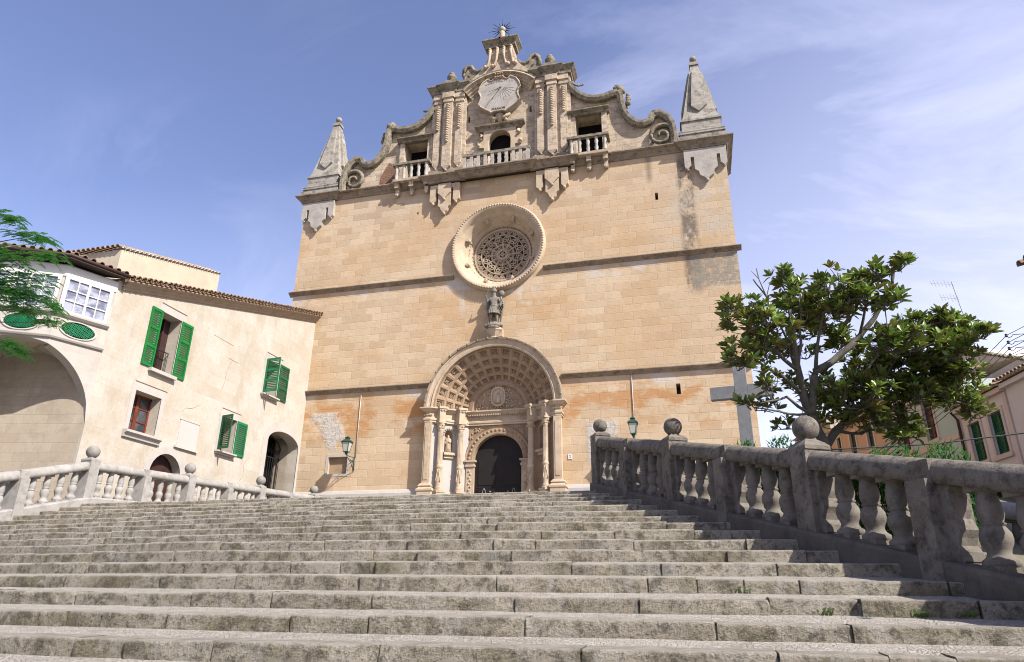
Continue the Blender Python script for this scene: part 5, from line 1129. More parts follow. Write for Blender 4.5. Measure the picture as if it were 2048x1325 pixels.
    m = MB(); vs = [(HX+.3, 17.1, eave(17.1)+.07), (HX+.3, 29.6, eave(29.6)+.07), (HX-6.5, 29.6, eave(29.6)+.5), (HX-6.5, 17.1, eave(17.1)+.5)]; m.add(vs+[(a, b, c-.12) for a, b, c in vs], [(0, 1, 2, 3), (7, 6, 5, 4), (0, 4, 5, 1), (1, 5, 6, 2), (2, 6, 7, 3), (3, 7, 4, 0)]); m.build('roof', 'tile', HO)
    # ---- polygonal bay carried on an arch
    A = Vector((HX, 16.97, 0)); d1 = Vector((-sin(R_(21.4)), -cos(R_(21.4)), 0)); d2 = Vector((-sin(R_(58.9)), -cos(R_(58.9)), 0)); L1 = 1.56
    B = A+d1*L1; L2 = 3.6; C = B+d2*L2
    n1 = Vector((-d1.y, d1.x, 0)); n1 = n1 if n1.x > 0 else -n1; n2 = Vector((-d2.y, d2.x, 0)); n2 = n2 if n2.y < 0 else -n2
    def pt(s): return A+d1*s if s <= L1 else B+d2*(s-L1)
    def az(s):
        q = (2.42-s)/2.42; return 6.55+2.42*sqrt(max(0, 1-q*q)) if s < 4.84 else 4.0
    m = MB(); N = 60; vs = []; ss = sorted(set([i*4.84/48 for i in range(49)]+[L1, 4.85, 5.16]))
    th = .45
    bm_ = (n1+n2).normalized()
    def inn(s): return pt(s)-((n1 if s < L1-1e-6 else n2 if s > L1+1e-6 else bm_)*th)
    for s in ss:
        z = az(s); p = pt(s); q = inn(s); vs += [(p.x, p.y, z), (p.x, p.y, 11.5), (q.x, q.y, 11.5), (q.x, q.y, z)]
    fs = []
    for i in range(len(ss)-1):
        fs += [(4*i, 4*i+4, 4*i+5, 4*i+1), (4*i+2, 4*i+6, 4*i+7, 4*i+3), (4*i+1, 4*i+5, 4*i+6, 4*i+2), (4*i+3, 4*i+7, 4*i+4, 4*i)]
    fs += [(0, 1, 2, 3), tuple(4*(len(ss)-1)+j for j in range(4))]
    m.add(vs, fs); bay = m.build('bay', 'house_s', HO)
    # ruled vault from the arch back to the end wall
    de = Vector((-cos(R_(11.6)), -sin(R_(11.6)), 0)); m = MB(); vs = []
    E0 = A+Vector((0, .45, 0))
    for s in ss:
        if s > 4.84: continue
        z = az(s); p = inn(s); e = A+de*(s*.98)
        for t in (0, .5, 1): q = p.lerp(e, t); vs.append((q.x, q.y, z-(.05 if t == .5 else 0)+.0))
    n = len(vs)//3; m.add(vs, [(3*i+j, 3*i+j+1, 3*i+3+j+1, 3*i+3+j) for i in range(n-1) for j in range(2)], True); m.build('porch_vault', 'vault', HO)
    m = MB(); ne = Vector((-de.y, de.x, 0)); ne = ne if ne.y < 0 else -ne
    m.plate([(0, 3.2), (6, 3.2), (6, 11.4), (0, 11.4)], [], (A, de, (0, 0, 1), ne), -.02, -.4); m.build('end_wall', 'house_end', HO)
    # corner strip where bay meets house
    # mouldings round the bay
    def bandp(z, pr, name, mat, s0=0., s1=5.1):
        m = MB(); pts = [(pt(s).x, pt(s).y, z) for s in (s1, L1, s0)]; m.sweep(pts, pr); return m.build(name, mat, bay)
    bandp(9.06, [(-.02, -.06), (.07, -.05), (.1, 0), (.1, .05), (-.02, .06)], 'moulding', 'house_s')
    bandp(9.83, [(-.02, -.07), (.06, -.06), (.12, .0), (.13, .06), (-.02, .07)], 'moulding', 'house_s')
    bandp(0, [(-.02, 11.1), (.03, 11.1), (.03, 11.46), (-.02, 11.46)], 'head_board', 'white')
    # windows
    def winrow(O, d, n, s0, s1, nlights, parent):
        cols = nlights; o = O+d*s0; W = s1-s0
        m = MB(); m.obox(O+d*((s0+s1)/2)+n*.01+Vector((0, 0, 10.5)), d*(W/2), n*.02, Vector((0, 0, .56))); gl = m.build('pane', 'bayglass', parent)
        m = MB()
        def bar(a, b, z0, z1, t=.05): m.obox(O+d*((a+b)/2)+n*(.03+t/2)+Vector((0, 0, (z0+z1)/2)), d*((b-a)/2), n*(t/2), Vector((0, 0, (z1-z0)/2)))
        bar(s0-.08, s0+.02, 9.9, 11.1, .07); bar(s1-.02, s1+.10, 9.9, 11.1, .07); bar(s0, s1, 9.9, 9.97); bar(s0, s1, 11.02, 11.1)
        for i in range(1, cols): x = s0+W*i/cols; w = .035 if i % 2 == 0 else .014; bar(x-w, x+w, 9.97, 11.02, .045)
        for z in (10.31, 10.66): bar(s0, s1, z-.014, z+.014, .04)
        return m.build('window_frame', 'white', parent)
    winrow(A, d1, n1, .2, 1.48, 4, bay); winrow(B, d2, n2, .16, 1.30, 3, bay); winrow(B, d2, n2, 1.5, 2.7, 3, bay)
    # oval openings with green lattice
    for O, d, n, sc, w in ((A, d1, n1, .84, .50), (B, d2, n2, .88, .46), (B, d2, n2, 2.2, .46)):
        c = O+d*sc+Vector((0, 0, 9.44)); h = .25
        shp = lambda k: [(w*k*cos(2*pi*i/28)*1.0, h*k*sin(2*pi*i/28)) for i in range(28)]
        fr = (c, d, (0, 0, 1), n); m = MB(); m.plate(shp(1.13), [shp(1.0)], fr, .035, -.01); rim = m.build('oval_opening', 'trim', bay)
        m = MB(); m.plate(shp(1.01), [], fr, .006, -.005); m.build('shade_disc', 'black', rim)  # black disc painted as the shade behind the laths, no real hole
        m = MB()
        for i in range(-16, 17):
            for sg in (-1, 1):   # diagonal laths clipped to the ellipse
                x0 = i*.07; pts = [(x0+sg*t*.05, -h+t*.05) for t in range(11)]; ins = [p for p in pts if (p[0]/w)**2+(p[1]/h)**2 < .97]
                if len(ins) > 1: q = [c+d*p[0]+Vector((0, 0, p[1]))+n*(.018+.006*(sg > 0)) for p in (ins[0], ins[-1])]; m.tube(q, .010, 4)
        m.build('lattice', 'lattice', rim)
    # timber eave, gutter, tiles of the bay
    out = .42
    eA, eB, eC = A+n1*out+Vector((0, .2, 0)), B+bm_*out*1.08, C+n2*out
    m = MB(); top = [(eA.x, eA.y, 11.66), (eB.x, eB.y, 11.66), (eC.x, eC.y, 11.66), (C.x-n2.x*3, C.y-n2.y*3, 12.5), (A.x-3, A.y+.2, 12.5)]
    m.add(top+[(a, b, c-.10) for a, b, c in top], [(0, 1, 2, 3, 4), (9, 8, 7, 6, 5)]+[(i, (i+1) % 5, 5+(i+1) % 5, 5+i) for i in range(5)]); m.build('timber_eave', 'eavewood', bay)
    m = MB(); m.tube([eC+Vector((0, 0, 11.66)), eB+Vector((0, 0, 11.66)), eA+Vector((0, 0, 11.66))], .06, 8); m.build('gutter', 'browndoor', bay)
    m = MB()
    for a, b, n in ((eA, eB, n1), (eB, eC, n2)):
        Ls = (b-a).length; k = int(Ls/.24)
        for i in range(k): p = a.lerp(b, (i+.5)/k)+Vector((0, 0, 11.74)); tile(m, p-n*.02, -n+Vector((0, 0, .28)), (0, 0, 1), 1.6, .09)
    m.build('bay_tiles', 'tile', bay, fix=False)
    return tile
M['pale_n'] = m_stone("blocked_panel_plaster", (.60, .57, .54), (.56, .53, .50), (.55, .48, .42), .2, .8, .25)
tile = house()
def attic():
    X = -21.0; z = lambda y: 14.25+.278*(y-19.25)
    T = thing('rendered_house', (X, 22, 4.5), "cream rendered house block with tile capped raking top, standing behind the green shuttered house", "house")
    m = MB(); m.plate([(19.25, 5), (24.9, 5), (24.9, z(24.9)), (19.25, z(19.25))], [], ((X, 0, 0), (0, 1, 0), (0, 0, 1), (1, 0, 0)), 0, -6); m.build('wall', 'plaster', T)
    m = MB(); rr = random.Random(6); y = 19.3
    while y < 25: tile(m, (X+.09, y, z(y)+.03), (-1, 0, .0), (0, 0, 1), .5, .085); y += .22
    m.build('coping_tiles', 'whitewash', T, fix=False)
    m = MB()
    for i in range(13): x = X-.05-.235*i; tile(m, (x, 19.08, z(19.25)+.05), (0, 1, .28), (0, 0, 1), 5.5, .1); 
    m.build('roof_tiles', 'tile', T, fix=False)
attic()

# ------------------------------------------------------------------ lamps, conduits, small things on the church front
def lantern(x, label, z=8.1):
    y = FY-.88; T = thing('wall_lantern', (x, FY, z-.35), label, "lantern", "lanterns on the church front")
    m = MB(); k = sqrt(2)
    for sx, sy in ((-1, -1), (1, -1), (1, 1), (-1, 1)): m.tube([(x+.105*sx, y+.105*sy, z-.28), (x+.18*sx, y+.18*sy, z+.14)], .014, 4)
    for w, zz in ((.12, -.29), (.20, .15)): m.box(x-w, x+w, y-w, y+w, z+zz-.015, z+zz+.015)
    m.lathe([(.22*k, .165), (.15*k, .25), (.08*k, .30), (.08*k, .34), (.11*k, .36), (.06*k, .40), (.02, .44)], (x, y, z), 4, False, pi/4); m.lathe([(.04, -.42), (.08, -.36), (.06, -.3)], (x, y, z), 8)
    m.build('lantern_frame', 'lampgreen', T)
    m = MB(); m.lathe([(.10*k, -.27), (.17*k, .135)], (x, y, z), 4, False, pi/4); m.build('lantern_glass', 'lampglass', T)
    m = MB(); zb = z-.42; m.tube([(x, y, zb), (x, y+.4, zb-.02), (x, FY, zb+.02)], .018, 6); m.tube([(x, FY-.03, zb+.05), (x, FY-.03, zb-.62)], .02, 6)
    m.tube([(x, FY-.03, zb-.6), (x, FY-.35, zb-.3), (x, y+.05, zb-.03)], .016, 6)
    for i in range(4):
        c = Vector((x, FY-.12-.15*i, zb-.13-.0*i-(.28-.07*i)*.4)); r = .10-.015*i
        m.tube([c+Vector((0, r*(1-j/20)*cos(j*.6), r*(1-j/20)*sin(j*.6))) for j in range(18)], .009, 4)
    m.build('scroll_bracket', 'lampgreen', T)
lantern(-15.34, "green iron street lantern on a scrolled bracket left of the church door")
lantern(-2.25, "street lantern right of the portal, its lower part hidden behind the balustrade", 8.33)
for x, z0, z1, lab in ((-15.3, 7.7, 10.98, "thin conduit running down the wall to the left lantern"), (-2.26, 7.9, 10.98, "thin pipe running down the wall to the right lantern")):
    m = MB(); m.tube([(x, FY-.03, z1), (x, FY-.03, z0)], .02, 6)
    for i in range(4): m.tube([(x-.05, FY-.02, z0+.4+i*.8), (x+.05, FY-.02, z0+.4+i*.8)], .012, 4)
    tag(m.build('wall_conduit', 'pipe'), lab, "pipe")
def number_plate():
    T = thing('number_plate', (-5.08, FY, 7.35), "small white house number tile on the wall right of the church door", "sign")
    m = MB(); m.box(-5.17, -4.99, FY-.03, FY-.001, 7.25, 7.47); m.build('tile', 'white', T)
    c = bpy.data.curves.new('digit', 'FONT'); c.body = "2"; c.size = .16; c.align_x = 'CENTER'; c.align_y = 'CENTER'; c.extrude = .002
    o = bpy.data.objects.new('t', c); COL.objects.link(o); bpy.context.view_layer.update(); me = evalmesh(o); bpy.data.objects.remove(o); me.materials.clear(); me.materials.append(M['bluepaint'])
    o = bpy.data.objects.new('digit', me); COL.objects.link(o); o.parent = T; o.location = Vector((-5.08, FY-.033, 7.36))-parent_world(T); o.rotation_euler = (pi/2, 0, 0)
M['bluepaint'] = simple("blue_paint", (.02, .04, .25), .4, .4)
number_plate()

# ------------------------------------------------------------------ stone cross
def cross():
    T = thing('stone_cross', (1.35, 17.3, 3.9), "tall plain grey stone cross standing beyond the right balustrade", "cross")
    a = R_(-8.5); u = Vector((cos(a), sin(a), 0)); n = Vector((-sin(a), cos(a), 0)); c = Vector((1.34, 17.25, 0))
    m = MB(); m.obox(c+Vector((0, 0, 5.62)), u*.15, n*.11, Vector((0, 0, 1.72))); m.build('shaft', 'concrete', T)
    for s in (-1, 1): m = MB(); m.obox(c+Vector((0, 0, 6.47))+u*(s*.45), u*.295, n*.105, Vector((0, 0, .155))); m.build('arm', 'concrete', T)
    m = MB(); m.obox(c+Vector((0, 0, 3.95)), u*.5, n*.5, Vector((0, 0, .25))); m.build('base', 'concrete', T)
cross()

# ------------------------------------------------------------------ row of houses along the street on the right
P0 = Vector((11.81, 31.64, 0)); dS = Vector((-sin(R_(8.5)), cos(R_(8.5)), 0)); nS = Vector((-dS.y, dS.x, 0)); nS = nS if nS.x < 0 else -nS
SFR = (P0, dS, (0, 0, 1), nS)
def sbox(m, a, b, z0, z1, d0, d1): m.obox(P0+dS*((a+b)/2)+nS*((d0+d1)/2)+Vector((0, 0, (z0+z1)/2)), dS*((b-a)/2), nS*(abs(d1-d0)/2), Vector((0, 0, (z1-z0)/2)))
def row_house(name, s0, s1, z1, mat, label, wins, shmat, trim, bands=(), eave=True, depth=7, z0=2.5):
    m0 = P0+dS*s0
    T = thing(name, (m0.x, m0.y, z0), label, "house")
    holes = [[(a, c), (b, c), (b, e), (a, e)] for a, b, c, e, *_ in wins]
    m = MB(); m.plate([(s0, z0), (s1, z0), (s1, z1), (s0, z1)], holes, SFR, 0, -.3); sbox(m, s0, s1, z0, z1, -.32, -depth); m.build('wall', mat, T)
    for a, b, c, e, *o in wins:
        m = MB(); t = .14; m.plate([(a-t, c-t), (b+t, c-t), (b+t, e+t), (a-t, e+t)], [[(a, c), (b, c), (b, e), (a, e)]], SFR, .04, -.02); sbox(m, a-t-.05, b+t+.05, c-.2, c-.08, 0, .1); w = m.build('window', trim, T)
        m = MB(); mid = (a+b)/2
        for p, q in ((a, mid-.01), (mid+.01, b)):
            sbox(m, p, p+.06, c, e, -.16, -.1); sbox(m, q-.06, q, c, e, -.16, -.1); sbox(m, p, q, (c+e)/2-.04, (c+e)/2+.04, -.15, -.09); sbox(m, p, q, c, c+.08, -.16, -.1); sbox(m, p, q, e-.08, e, -.16, -.1)
            k = int((e-c)/.07)
            for i in range(k): z = c+(i+.5)*(e-c)/k; sbox(m, p+.05, q-.05, z-.022, z+.022, -.15, -.125)
        sbox(m, a, b, c, e, -.29, -.2); m.build('shutter', shmat, w, fix=False)
    for zz, h in bands: m = MB(); sbox(m, s0, s1, zz, zz+h, 0, .07); m.build('band', trim, T)
    if eave:
        m = MB(); sbox(m, s0, s1, z1-.18, z1, 0, .22); m.build('cornice', trim, T)
        m = MB(); k = int((s1-s0)/.24)
        for i in range(k):
            p = P0+dS*(s0+(i+.5)*(s1-s0)/k)+nS*.42+Vector((0, 0, z1+.08)); tile(m, p, -nS+Vector((0, 0, .25)), (0, 0, 1), 2.2, .1)
        m.build('roof_tiles', 'tile', T, fix=False)
        m = MB(); a, b = P0+dS*s0+nS*.35, P0+dS*s1+nS*.35; c, d = b-nS*4, a-nS*4
        m.add([(a.x, a.y, z1+.02), (b.x, b.y, z1+.02), (c.x, c.y, z1+1.1), (d.x, d.y, z1+1.1)], [(0, 1, 2, 3)]); m.build('roof', 'tile', T)
    return T
T = row_house('row_house', -9, -1.9, 9.62, 'rose_wall', "pale pink end house with plain wall and moulded eave at the right frame edge", [(-4.6, -3.7, 7.2, 8.8)], 'green_dk', 'rose_wall')
T = row_house('row_house', -1.88, 2.0, 9.55, 'rose_wall', "pale pink house with two green shuttered windows and a dark downpipe", [(.33, 1.25, 7.12, 8.74), (-1.28, -.35, 7.12, 8.78)], 'green_dk', 'pinktrim')
m = MB(); m.tube([P0+dS*1.9+nS*.25+Vector((0, 0, 9.45)), P0+dS*1.78+nS*.1+Vector((0, 0, 9.1)), P0+dS*1.82+nS*.1+Vector((0, 0, 3))], .06, 8); m.build('downpipe', 'browndoor', T)
m = MB(); sbox(m, -1.88, -1.66, 2.5, 9.35, 0, .06); m.build('corner_pilaster', 'pinktrim', T)
T = row_house('row_house', 2.02, 9.4, 11.05, 'mint', "pale mint green house with brown shuttered windows behind the magnolia", [(3.9, 4.9, 8.8, 10.7), (6.72, 7.7, 8.8, 10.7), (3.9, 4.9, 5.2, 7.2)], 'shutbrown', 'pinktrim', [(8.36, .24)])
T = row_house('row_house', 9.42, 17.6, 11.9, 'pink', "orange rendered house with grey green shutters far down the street", [(11.0, 11.9, 9.85, 11.3), (13.65, 14.6, 9.95, 11.3), (16.1, 16.8, 10.2, 11.5)], 'shutgrey', 'rose_wall', [(9.35, .2)])
T = row_house('row_house', 17.62, 25.0, 13.0, 'plaster', "tan end house with tiled roof at the far end of the street", [(19.5, 20.4, 10.6, 12.0)], 'shutgrey', 'trim')
def back_block():
    o = P0+dS*-1.2-nS*5; T = thing('gabled_house', (o.x, o.y, 2.5), "tall stained white gable wall rising behind the row of street houses", "house")
    m = MB(); pts = [(-4, 2.5), (12.5, 2.5), (12.5, 13.9), (9.8, 15.05), (7.23, 14.0), (3.74, 12.42), (-4, 8.9)]
    m.plate(pts, [], (P0-nS*4.5, dS, (0, 0, 1), nS), 0, -5); m.build('wall', 'whitewash', T)
    m = MB(); q = [(12.5, 13.93), (9.8, 15.08), (7.23, 14.03), (3.74, 12.45), (-4, 8.93)]
    for a, b in zip(q[:-1], q[1:]):
        n = max(1, int(abs(a[0]-b[0])/.3))
        for i in range(n): t = (i+.5)/n; s, z = a[0]+(b[0]-a[0])*t, a[1]+(b[1]-a[1])*t; tile(m, P0-nS*4.3+dS*s+Vector((0, 0, z)), -nS, (0, 0, 1), .5, .1)
    m.build('coping_tiles', 'coping', T, fix=False)
back_block()
def aerial():
    b = Vector((13.9, 36.3, 14.0)); T = thing('tv_aerial', (13.9, 36.3, 12.6), "thin rooftop television aerial with two comb arrays above the magnolia", "aerial")
    top = Vector((13.45, 35.9, 16.75)); m = MB(); m.tube([Vector((14.1, 36.5, 12.6)), top], .022, 5); m.build('mast', 'metalgrey', T)
    for z, L, k in ((-.15, 1.0, 7), (-.95, .8, 6)):
        m = MB(); c = top+Vector((.06*-z*2, 0, z)); e = c+Vector((-L, -.2, .05)); m.tube([c, e], .014, 4)
        for i in range(k): p = c.lerp(e, i/(k-1)); h = .13+.04*(i % 3); m.tube([p+Vector((0.03, 0, -h)), p+Vector((-.03, 0, h))], .008, 4)
        m.build('array', 'metalgrey', T)
aerial()
# overhead wires and the wall bracket that carries them
def wires():
    T = thing('insulator_bracket', (7.3, 15.3, 6.3), "bracket with four black insulators carrying street wires at the right frame edge", "bracket")
    I = [Vector(p) for p in ((6.44, 15.2, 6.77), (6.47, 15.26, 6.64), (6.48, 15.31, 6.52), (6.49, 15.37, 6.4))]
    m = MB(); m.box(7.28, 7.34, 15.2, 15.3, 5.9, 7.2); m.build('post', 'iron', T)
    for i, p in enumerate(I):
        m = MB(); m.tube([p+Vector((0, 0, .0)), p+Vector((.04, 0, -.05)), p+Vector((.09, 0, -.03)), p+Vector((.12, .0, .01)), Vector((7.3, 15.25, p.z+.03))], .008, 5)
        m.lathe([(.02, -.03), (.03, -.01), (.015, .0), (.03, .015), (.02, .035)], p, 8); m.build('insulator_arm', 'iron', T)
    labs = ["uppermost of four thin wires descending from the insulator bracket", "second wire from the top below the insulator bracket", "third wire from the top below the insulator bracket", "lowest of the four wires descending from the insulator bracket"]
    for i, p in enumerate(I):
        e = Vector((3.3-.0*i, 15.5, 4.25-.09*i)); m = MB(); m.tube([p+(e-p)*t+Vector((0, 0, -.12*sin(pi*t))) for t in [j/14 for j in range(15)]]+[], .009, 4)
        m2 = [p, p+Vector((1.6, -.1, .75))]; m.tube(m2, .008, 4)
        tag(m.build('overhead_wire', 'wire'), labs[i], "wire", "wires on the insulator bracket")
    m = MB(); pts = [(3.0, 21.4, 5.75), (4.37, 21.69, 5.81), (6.9, 22.3, 5.97), (9.47, 22.86, 6.3), (13, 23.6, 6.9)]; m.tube(pts, .022, 5); m.tube([Vector(p)+Vector((0, 0, -.03-.04*sin(i*2))) for i, p in enumerate(pts)], .016, 4); m.ball((7.02, 22.36, 5.88), .08, 7)
    tag(m.build('overhead_cable', 'wire'), "thick dark twisted cable crossing the street in front of the houses", "cable")
wires()
def eave_tip():
    T = thing('corner_house', (9.5, 10.5, 2.2), "house whose dark tiled roof corner pokes into the right edge of the sky", "house")
    m = MB(); m.box(7.0, 12, 8.6, 12.3, 1.2, 7.0); m.build('wall', 'rose_wall', T)
    m = MB(); m.add([(5.95, 8.5, 7.12), (5.95, 12.62, 7.12), (12, 12.62, 8.6), (12, 8.5, 8.6), (5.95, 8.5, 7.04), (5.95, 12.62, 7.04), (12, 12.62, 8.5), (12, 8.5, 8.5)], [(0, 1, 2, 3), (7, 6, 5, 4), (0, 4, 5, 1), (1, 5, 6, 2), (2, 6, 7, 3), (3, 7, 4, 0)]); m.build('eave', 'eavewood', T)
    m = MB()
    for i in range(19): tile(m, (5.83+.02*(i % 3), 12.62-.22*i, 7.19), (1, 0, .24), (0, 0, 1), 3.0, .085)
    m.build('roof_tiles', 'tile', T, fix=False)
eave_tip()

# ------------------------------------------------------------------ vegetation
def whorl(m, c, ax, L, n, rng, w=.32):
    ax = Vector(ax).normalized(); a = ax.orthogonal().normalized(); b = ax.cross(a)
    for i in range(n):
        t = 2*pi*(i*.381966+rng.random()*.06); tilt = rng.uniform(.35, 1.25); d = (ax*cos(tilt)+(a*cos(t)+b*sin(t))*sin(tilt)).normalized()
        sd = d.cross(ax); sd = sd.normalized() if sd.length > 1e-4 else a
        up = sd.cross(d).normalized(); l = L*rng.uniform(.75, 1.2); ww = l*w*.5; droop = rng.uniform(.0, .22)*l
        o = Vector(c)+d*.02; mid = o+d*l*.5-Vector((0, 0, droop*.25)); tip = o+d*l-Vector((0, 0, droop))
        fo = up*ww*.35
        m.add([o, mid-sd*ww+fo, mid, mid+sd*ww+fo, tip, o+d*l*.22-sd*ww*.62+fo*.6, o+d*l*.22+sd*ww*.62+fo*.6, o+d*l*.8-sd*ww*.68-Vector((0, 0, droop*.6)), o+d*l*.8+sd*ww*.68-Vector((0, 0, droop*.6))],
              [(0, 2, 1, 5), (0, 6, 3, 2), (2, 4, 7, 1), (2, 3, 8, 4)], True)
MAG = [[0.92, 12.3, 6.72, 0.28, 0.26], [1.29, 12.24, 6.5, 0.46, 0.32], [0.85, 12.7, 6.37, 0.14, 0.11], [1.56, 12.48, 6.32, 0.5, 0.35], [1.05, 12.41, 5.78, 0.36, 0.32], [1.4, 12.96, 6.1, 0.38, 0.28], [2.18, 13.5, 7.58, 0.38, 0.32], [2.02, 13.19, 7.72, 0.22, 0.12], [2.29, 13.45, 7.1, 0.49, 0.36], [2.78, 12.57, 7.19, 0.32, 0.24], [2.71, 13.18, 7.01, 0.63, 0.4], [3.43, 12.79, 7.32, 0.39, 0.24], [3.21, 12.74, 6.84, 0.55, 0.29], [3.75, 12.78, 6.8, 0.3, 0.18], [4.02, 12.76, 7.5, 0.17, 0.22], [2.55, 13.9, 6.84, 0.6, 0.38], [3.11, 14.02, 6.5, 0.32, 0.3], [1.99, 13.74, 6.36, 0.4, 0.25], [2.47, 13.88, 6.3, 0.22, 0.16], [1.4, 12.85, 5.47, 0.18, 0.17], [1.53, 13.11, 5.42, 0.21, 0.21], [1.23, 13.67, 5.22, 0.27, 0.15], [1.58, 13.94, 5.23, 0.16, 0.12], [2.13, 14.11, 5.73, 0.28, 0.22], [1.85, 14.41, 4.91, 0.18, 0.18], [3.53, 12.98, 6.09, 0.36, 0.23], [4.63, 13.93, 6.73, 0.53, 0.25], [5.17, 14.22, 6.66, 0.44, 0.27], [5.59, 14.1, 6.48, 0.24, 0.21], [4.0, 13.24, 6.14, 0.55, 0.28], [4.72, 13.95, 6.15, 0.57, 0.36], [4.89, 13.38, 5.99, 0.3, 0.29], [3.72, 14.53, 6.09, 0.61, 0.42], [4.45, 14.67, 5.91, 0.8, 0.48], [5.17, 14.36, 5.76, 0.4, 0.4], [3.13, 13.54, 5.35, 0.65, 0.39], [2.75, 14.41, 5.62, 0.5, 0.45], [4.11, 14.27, 5.39, 0.72, 0.32], [5.03, 15.03, 5.48, 0.6, 0.28], [5.52, 15.17, 5.29, 0.28, 0.24], [2.73, 13.93, 5.04, 0.38, 0.27], [3.27, 13.96, 4.9, 0.38, 0.21], [3.99, 14.51, 4.83, 0.32, 0.41], [3.38, 14.1, 4.71, 0.14, 0.09]]
LIM = [[[2.55, 14.05, 3.3], [2.51, 14.04, 4.31], [2.27, 13.71, 4.98], [2.14, 13.54, 5.32], [2.09, 13.25, 5.71], [2.05, 12.96, 6.14], [2.0, 12.71, 6.75]], [[2.27, 13.71, 4.98], [2.35, 13.57, 5.38], [2.47, 13.56, 5.77], [2.83, 13.67, 6.0], [3.34, 13.74, 6.44], [3.7, 13.68, 6.82], [4.06, 13.54, 7.42], [4.14, 13.41, 7.78]], [[2.55, 14.1, 3.3], [2.47, 14.12, 4.37], [2.72, 14.14, 4.75], [3.25, 14.32, 5.21], [3.71, 14.41, 5.57], [4.41, 14.44, 5.94], [5.02, 14.45, 6.32], [5.52, 14.47, 6.6]], [[2.14, 13.54, 5.32], [1.72, 12.99, 5.58], [1.37, 12.71, 5.76], [1.1, 12.49, 5.85]], [[2.09, 13.25, 5.71], [1.67, 12.8, 6.01], [1.24, 12.46, 6.32], [0.99, 12.17, 6.57]], [[2.09, 13.25, 5.71], [2.18, 13.19, 6.21], [2.24, 13.16, 6.6], [2.24, 12.98, 7.04]], [[2.47, 13.56, 5.77], [2.46, 13.3, 6.12], [2.63, 13.13, 6.65], [2.82, 12.93, 7.28]], [[2.27, 13.71, 4.98], [1.83, 13.27, 5.22], [1.31, 12.98, 5.05]], [[2.27, 13.71, 4.98], [1.77, 13.36, 4.96], [1.22, 13.08, 5.01]], [[2.14, 13.54, 5.32], [1.95, 13.0, 6.2], [1.62, 12.6, 7.0], [1.4, 12.4, 7.3]], [[2.72, 14.14, 4.75], [3.19, 14.28, 4.7], [3.95, 14.42, 4.86]], [[3.25, 14.32, 5.21], [4.06, 14.43, 5.45], [4.82, 14.63, 5.46], [5.37, 14.85, 5.28]], [[3.34, 13.74, 6.44], [3.54, 13.42, 7.1], [3.58, 13.26, 7.5]], [[3.71, 14.41, 5.57], [4.16, 14.23, 6.31], [4.68, 14.18, 6.77]], [[3.25, 14.32, 5.21], [3.48, 14.1, 5.9], [3.81, 14.0, 6.36]]]
def magnolia():
    rng = random.Random(21); T = thing('magnolia_tree', (2.55, 14.05, 3.3), "spreading magnolia tree with glossy leaves behind the right balustrade", "tree")
    nodes = []; m = MB(); R0 = [.11, .09, .085, .035, .035, .03, .035, .03, .022, .02, .03, .035, .025, .03, .03]
    for L, r in zip(LIM, R0):
        pts = [Vector(p) for p in L]; fine = []
        for a, b in zip(pts[:-1], pts[1:]):
            for t in range(4): q = a.lerp(b, t/4); fine.append(q+Vector([noise.noise(q*2.3+Vector((k*9, 0, 0)))*.05 for k in range(3)]))
        fine.append(pts[-1]); n = len(fine); m.tube(fine, [r*(1-.75*i/(n-1))+.006 for i in range(n)], 7)
        nodes += [(q, r*(1-.75*i/(n-1))) for i, q in enumerate(fine) if i > n*.25]
    lv = MB(); cnt = 0
    for x, y, z, rx, rz in MAG:
        c = Vector((x, y, z)); k = max(4, int(rx*rz*(290 if x > 3 else 195))); ry = (rx+rz)/2*.9
        for i in range(k):
            d = Vector((rng.gauss(0, 1), rng.gauss(0, 1), rng.gauss(0, 1))).normalized()*rng.uniform(.35, 1.0)
            p = c+Vector((d.x*rx, d.y*ry, d.z*rz)); ax = (Vector((d.x*.7, d.y*.7, d.z*.6+.75))).normalized()
            whorl(lv, p, ax, rng.uniform(.15, .22), rng.randint(8, 12), rng, .36)
            nd = min(nodes, key=lambda q: (q[0]-p).length+ (0.4 if q[0].z > p.z else 0))
            q0 = nd[0]; mid = q0.lerp(p, .55)+Vector((rng.uniform(-.06, .06), rng.uniform(-.06, .06), -.05))
            if (q0-p).length < 1.6: m.tube([q0, mid, p], [min(.016, nd[1]), .010, .006], 4); nodes.append((mid, .012))
    for L in ([[1.62, 12.6, 7.0], [1.5, 12.4, 7.3], [1.38, 12.35, 7.45]], [[1.5, 12.4, 7.3], [1.48, 12.4, 7.52]], [[1.62, 12.6, 7.0], [1.7, 12.6, 7.25], [1.78, 12.6, 7.38]]): m.tube(L, [.014, .009, .004], 4)
    m.build('trunk', 'bark', T, fix=False); lv.build('crown', 'magleaf', T, fix=False)
magnolia()
LT = [[-12.2, 8.65, 8.32, 0.24, 0.13], [-12.06, 8.96, 8.11, 0.34, 0.1], [-12.28, 9.49, 8.31, 0.12, 0.12], [-12.08, 8.81, 7.59, 0.47, 0.13], [-11.45, 8.99, 7.57, 0.27, 0.11], [-12.48, 9.51, 7.52, 0.68, 0.09], [-12.5, 9.22, 7.08, 0.39, 0.34], [-12.31, 9.59, 7.12, 0.35, 0.2], [-12.5, 9.56, 6.86, 0.39, 0.18], [-11.74, 9.6, 6.85, 0.21, 0.14], [-12.56, 10.25, 6.86, 0.31, 0.1], [-12.48, 9.5, 6.1, 0.27, 0.12], [-12.55, 9.8, 6.03, 0.1, 0.1], [-12.85, 8.95, 7.26, 0.58, 0.58], [-13.55, 9.7, 6.36, 0.5, 0.2]]
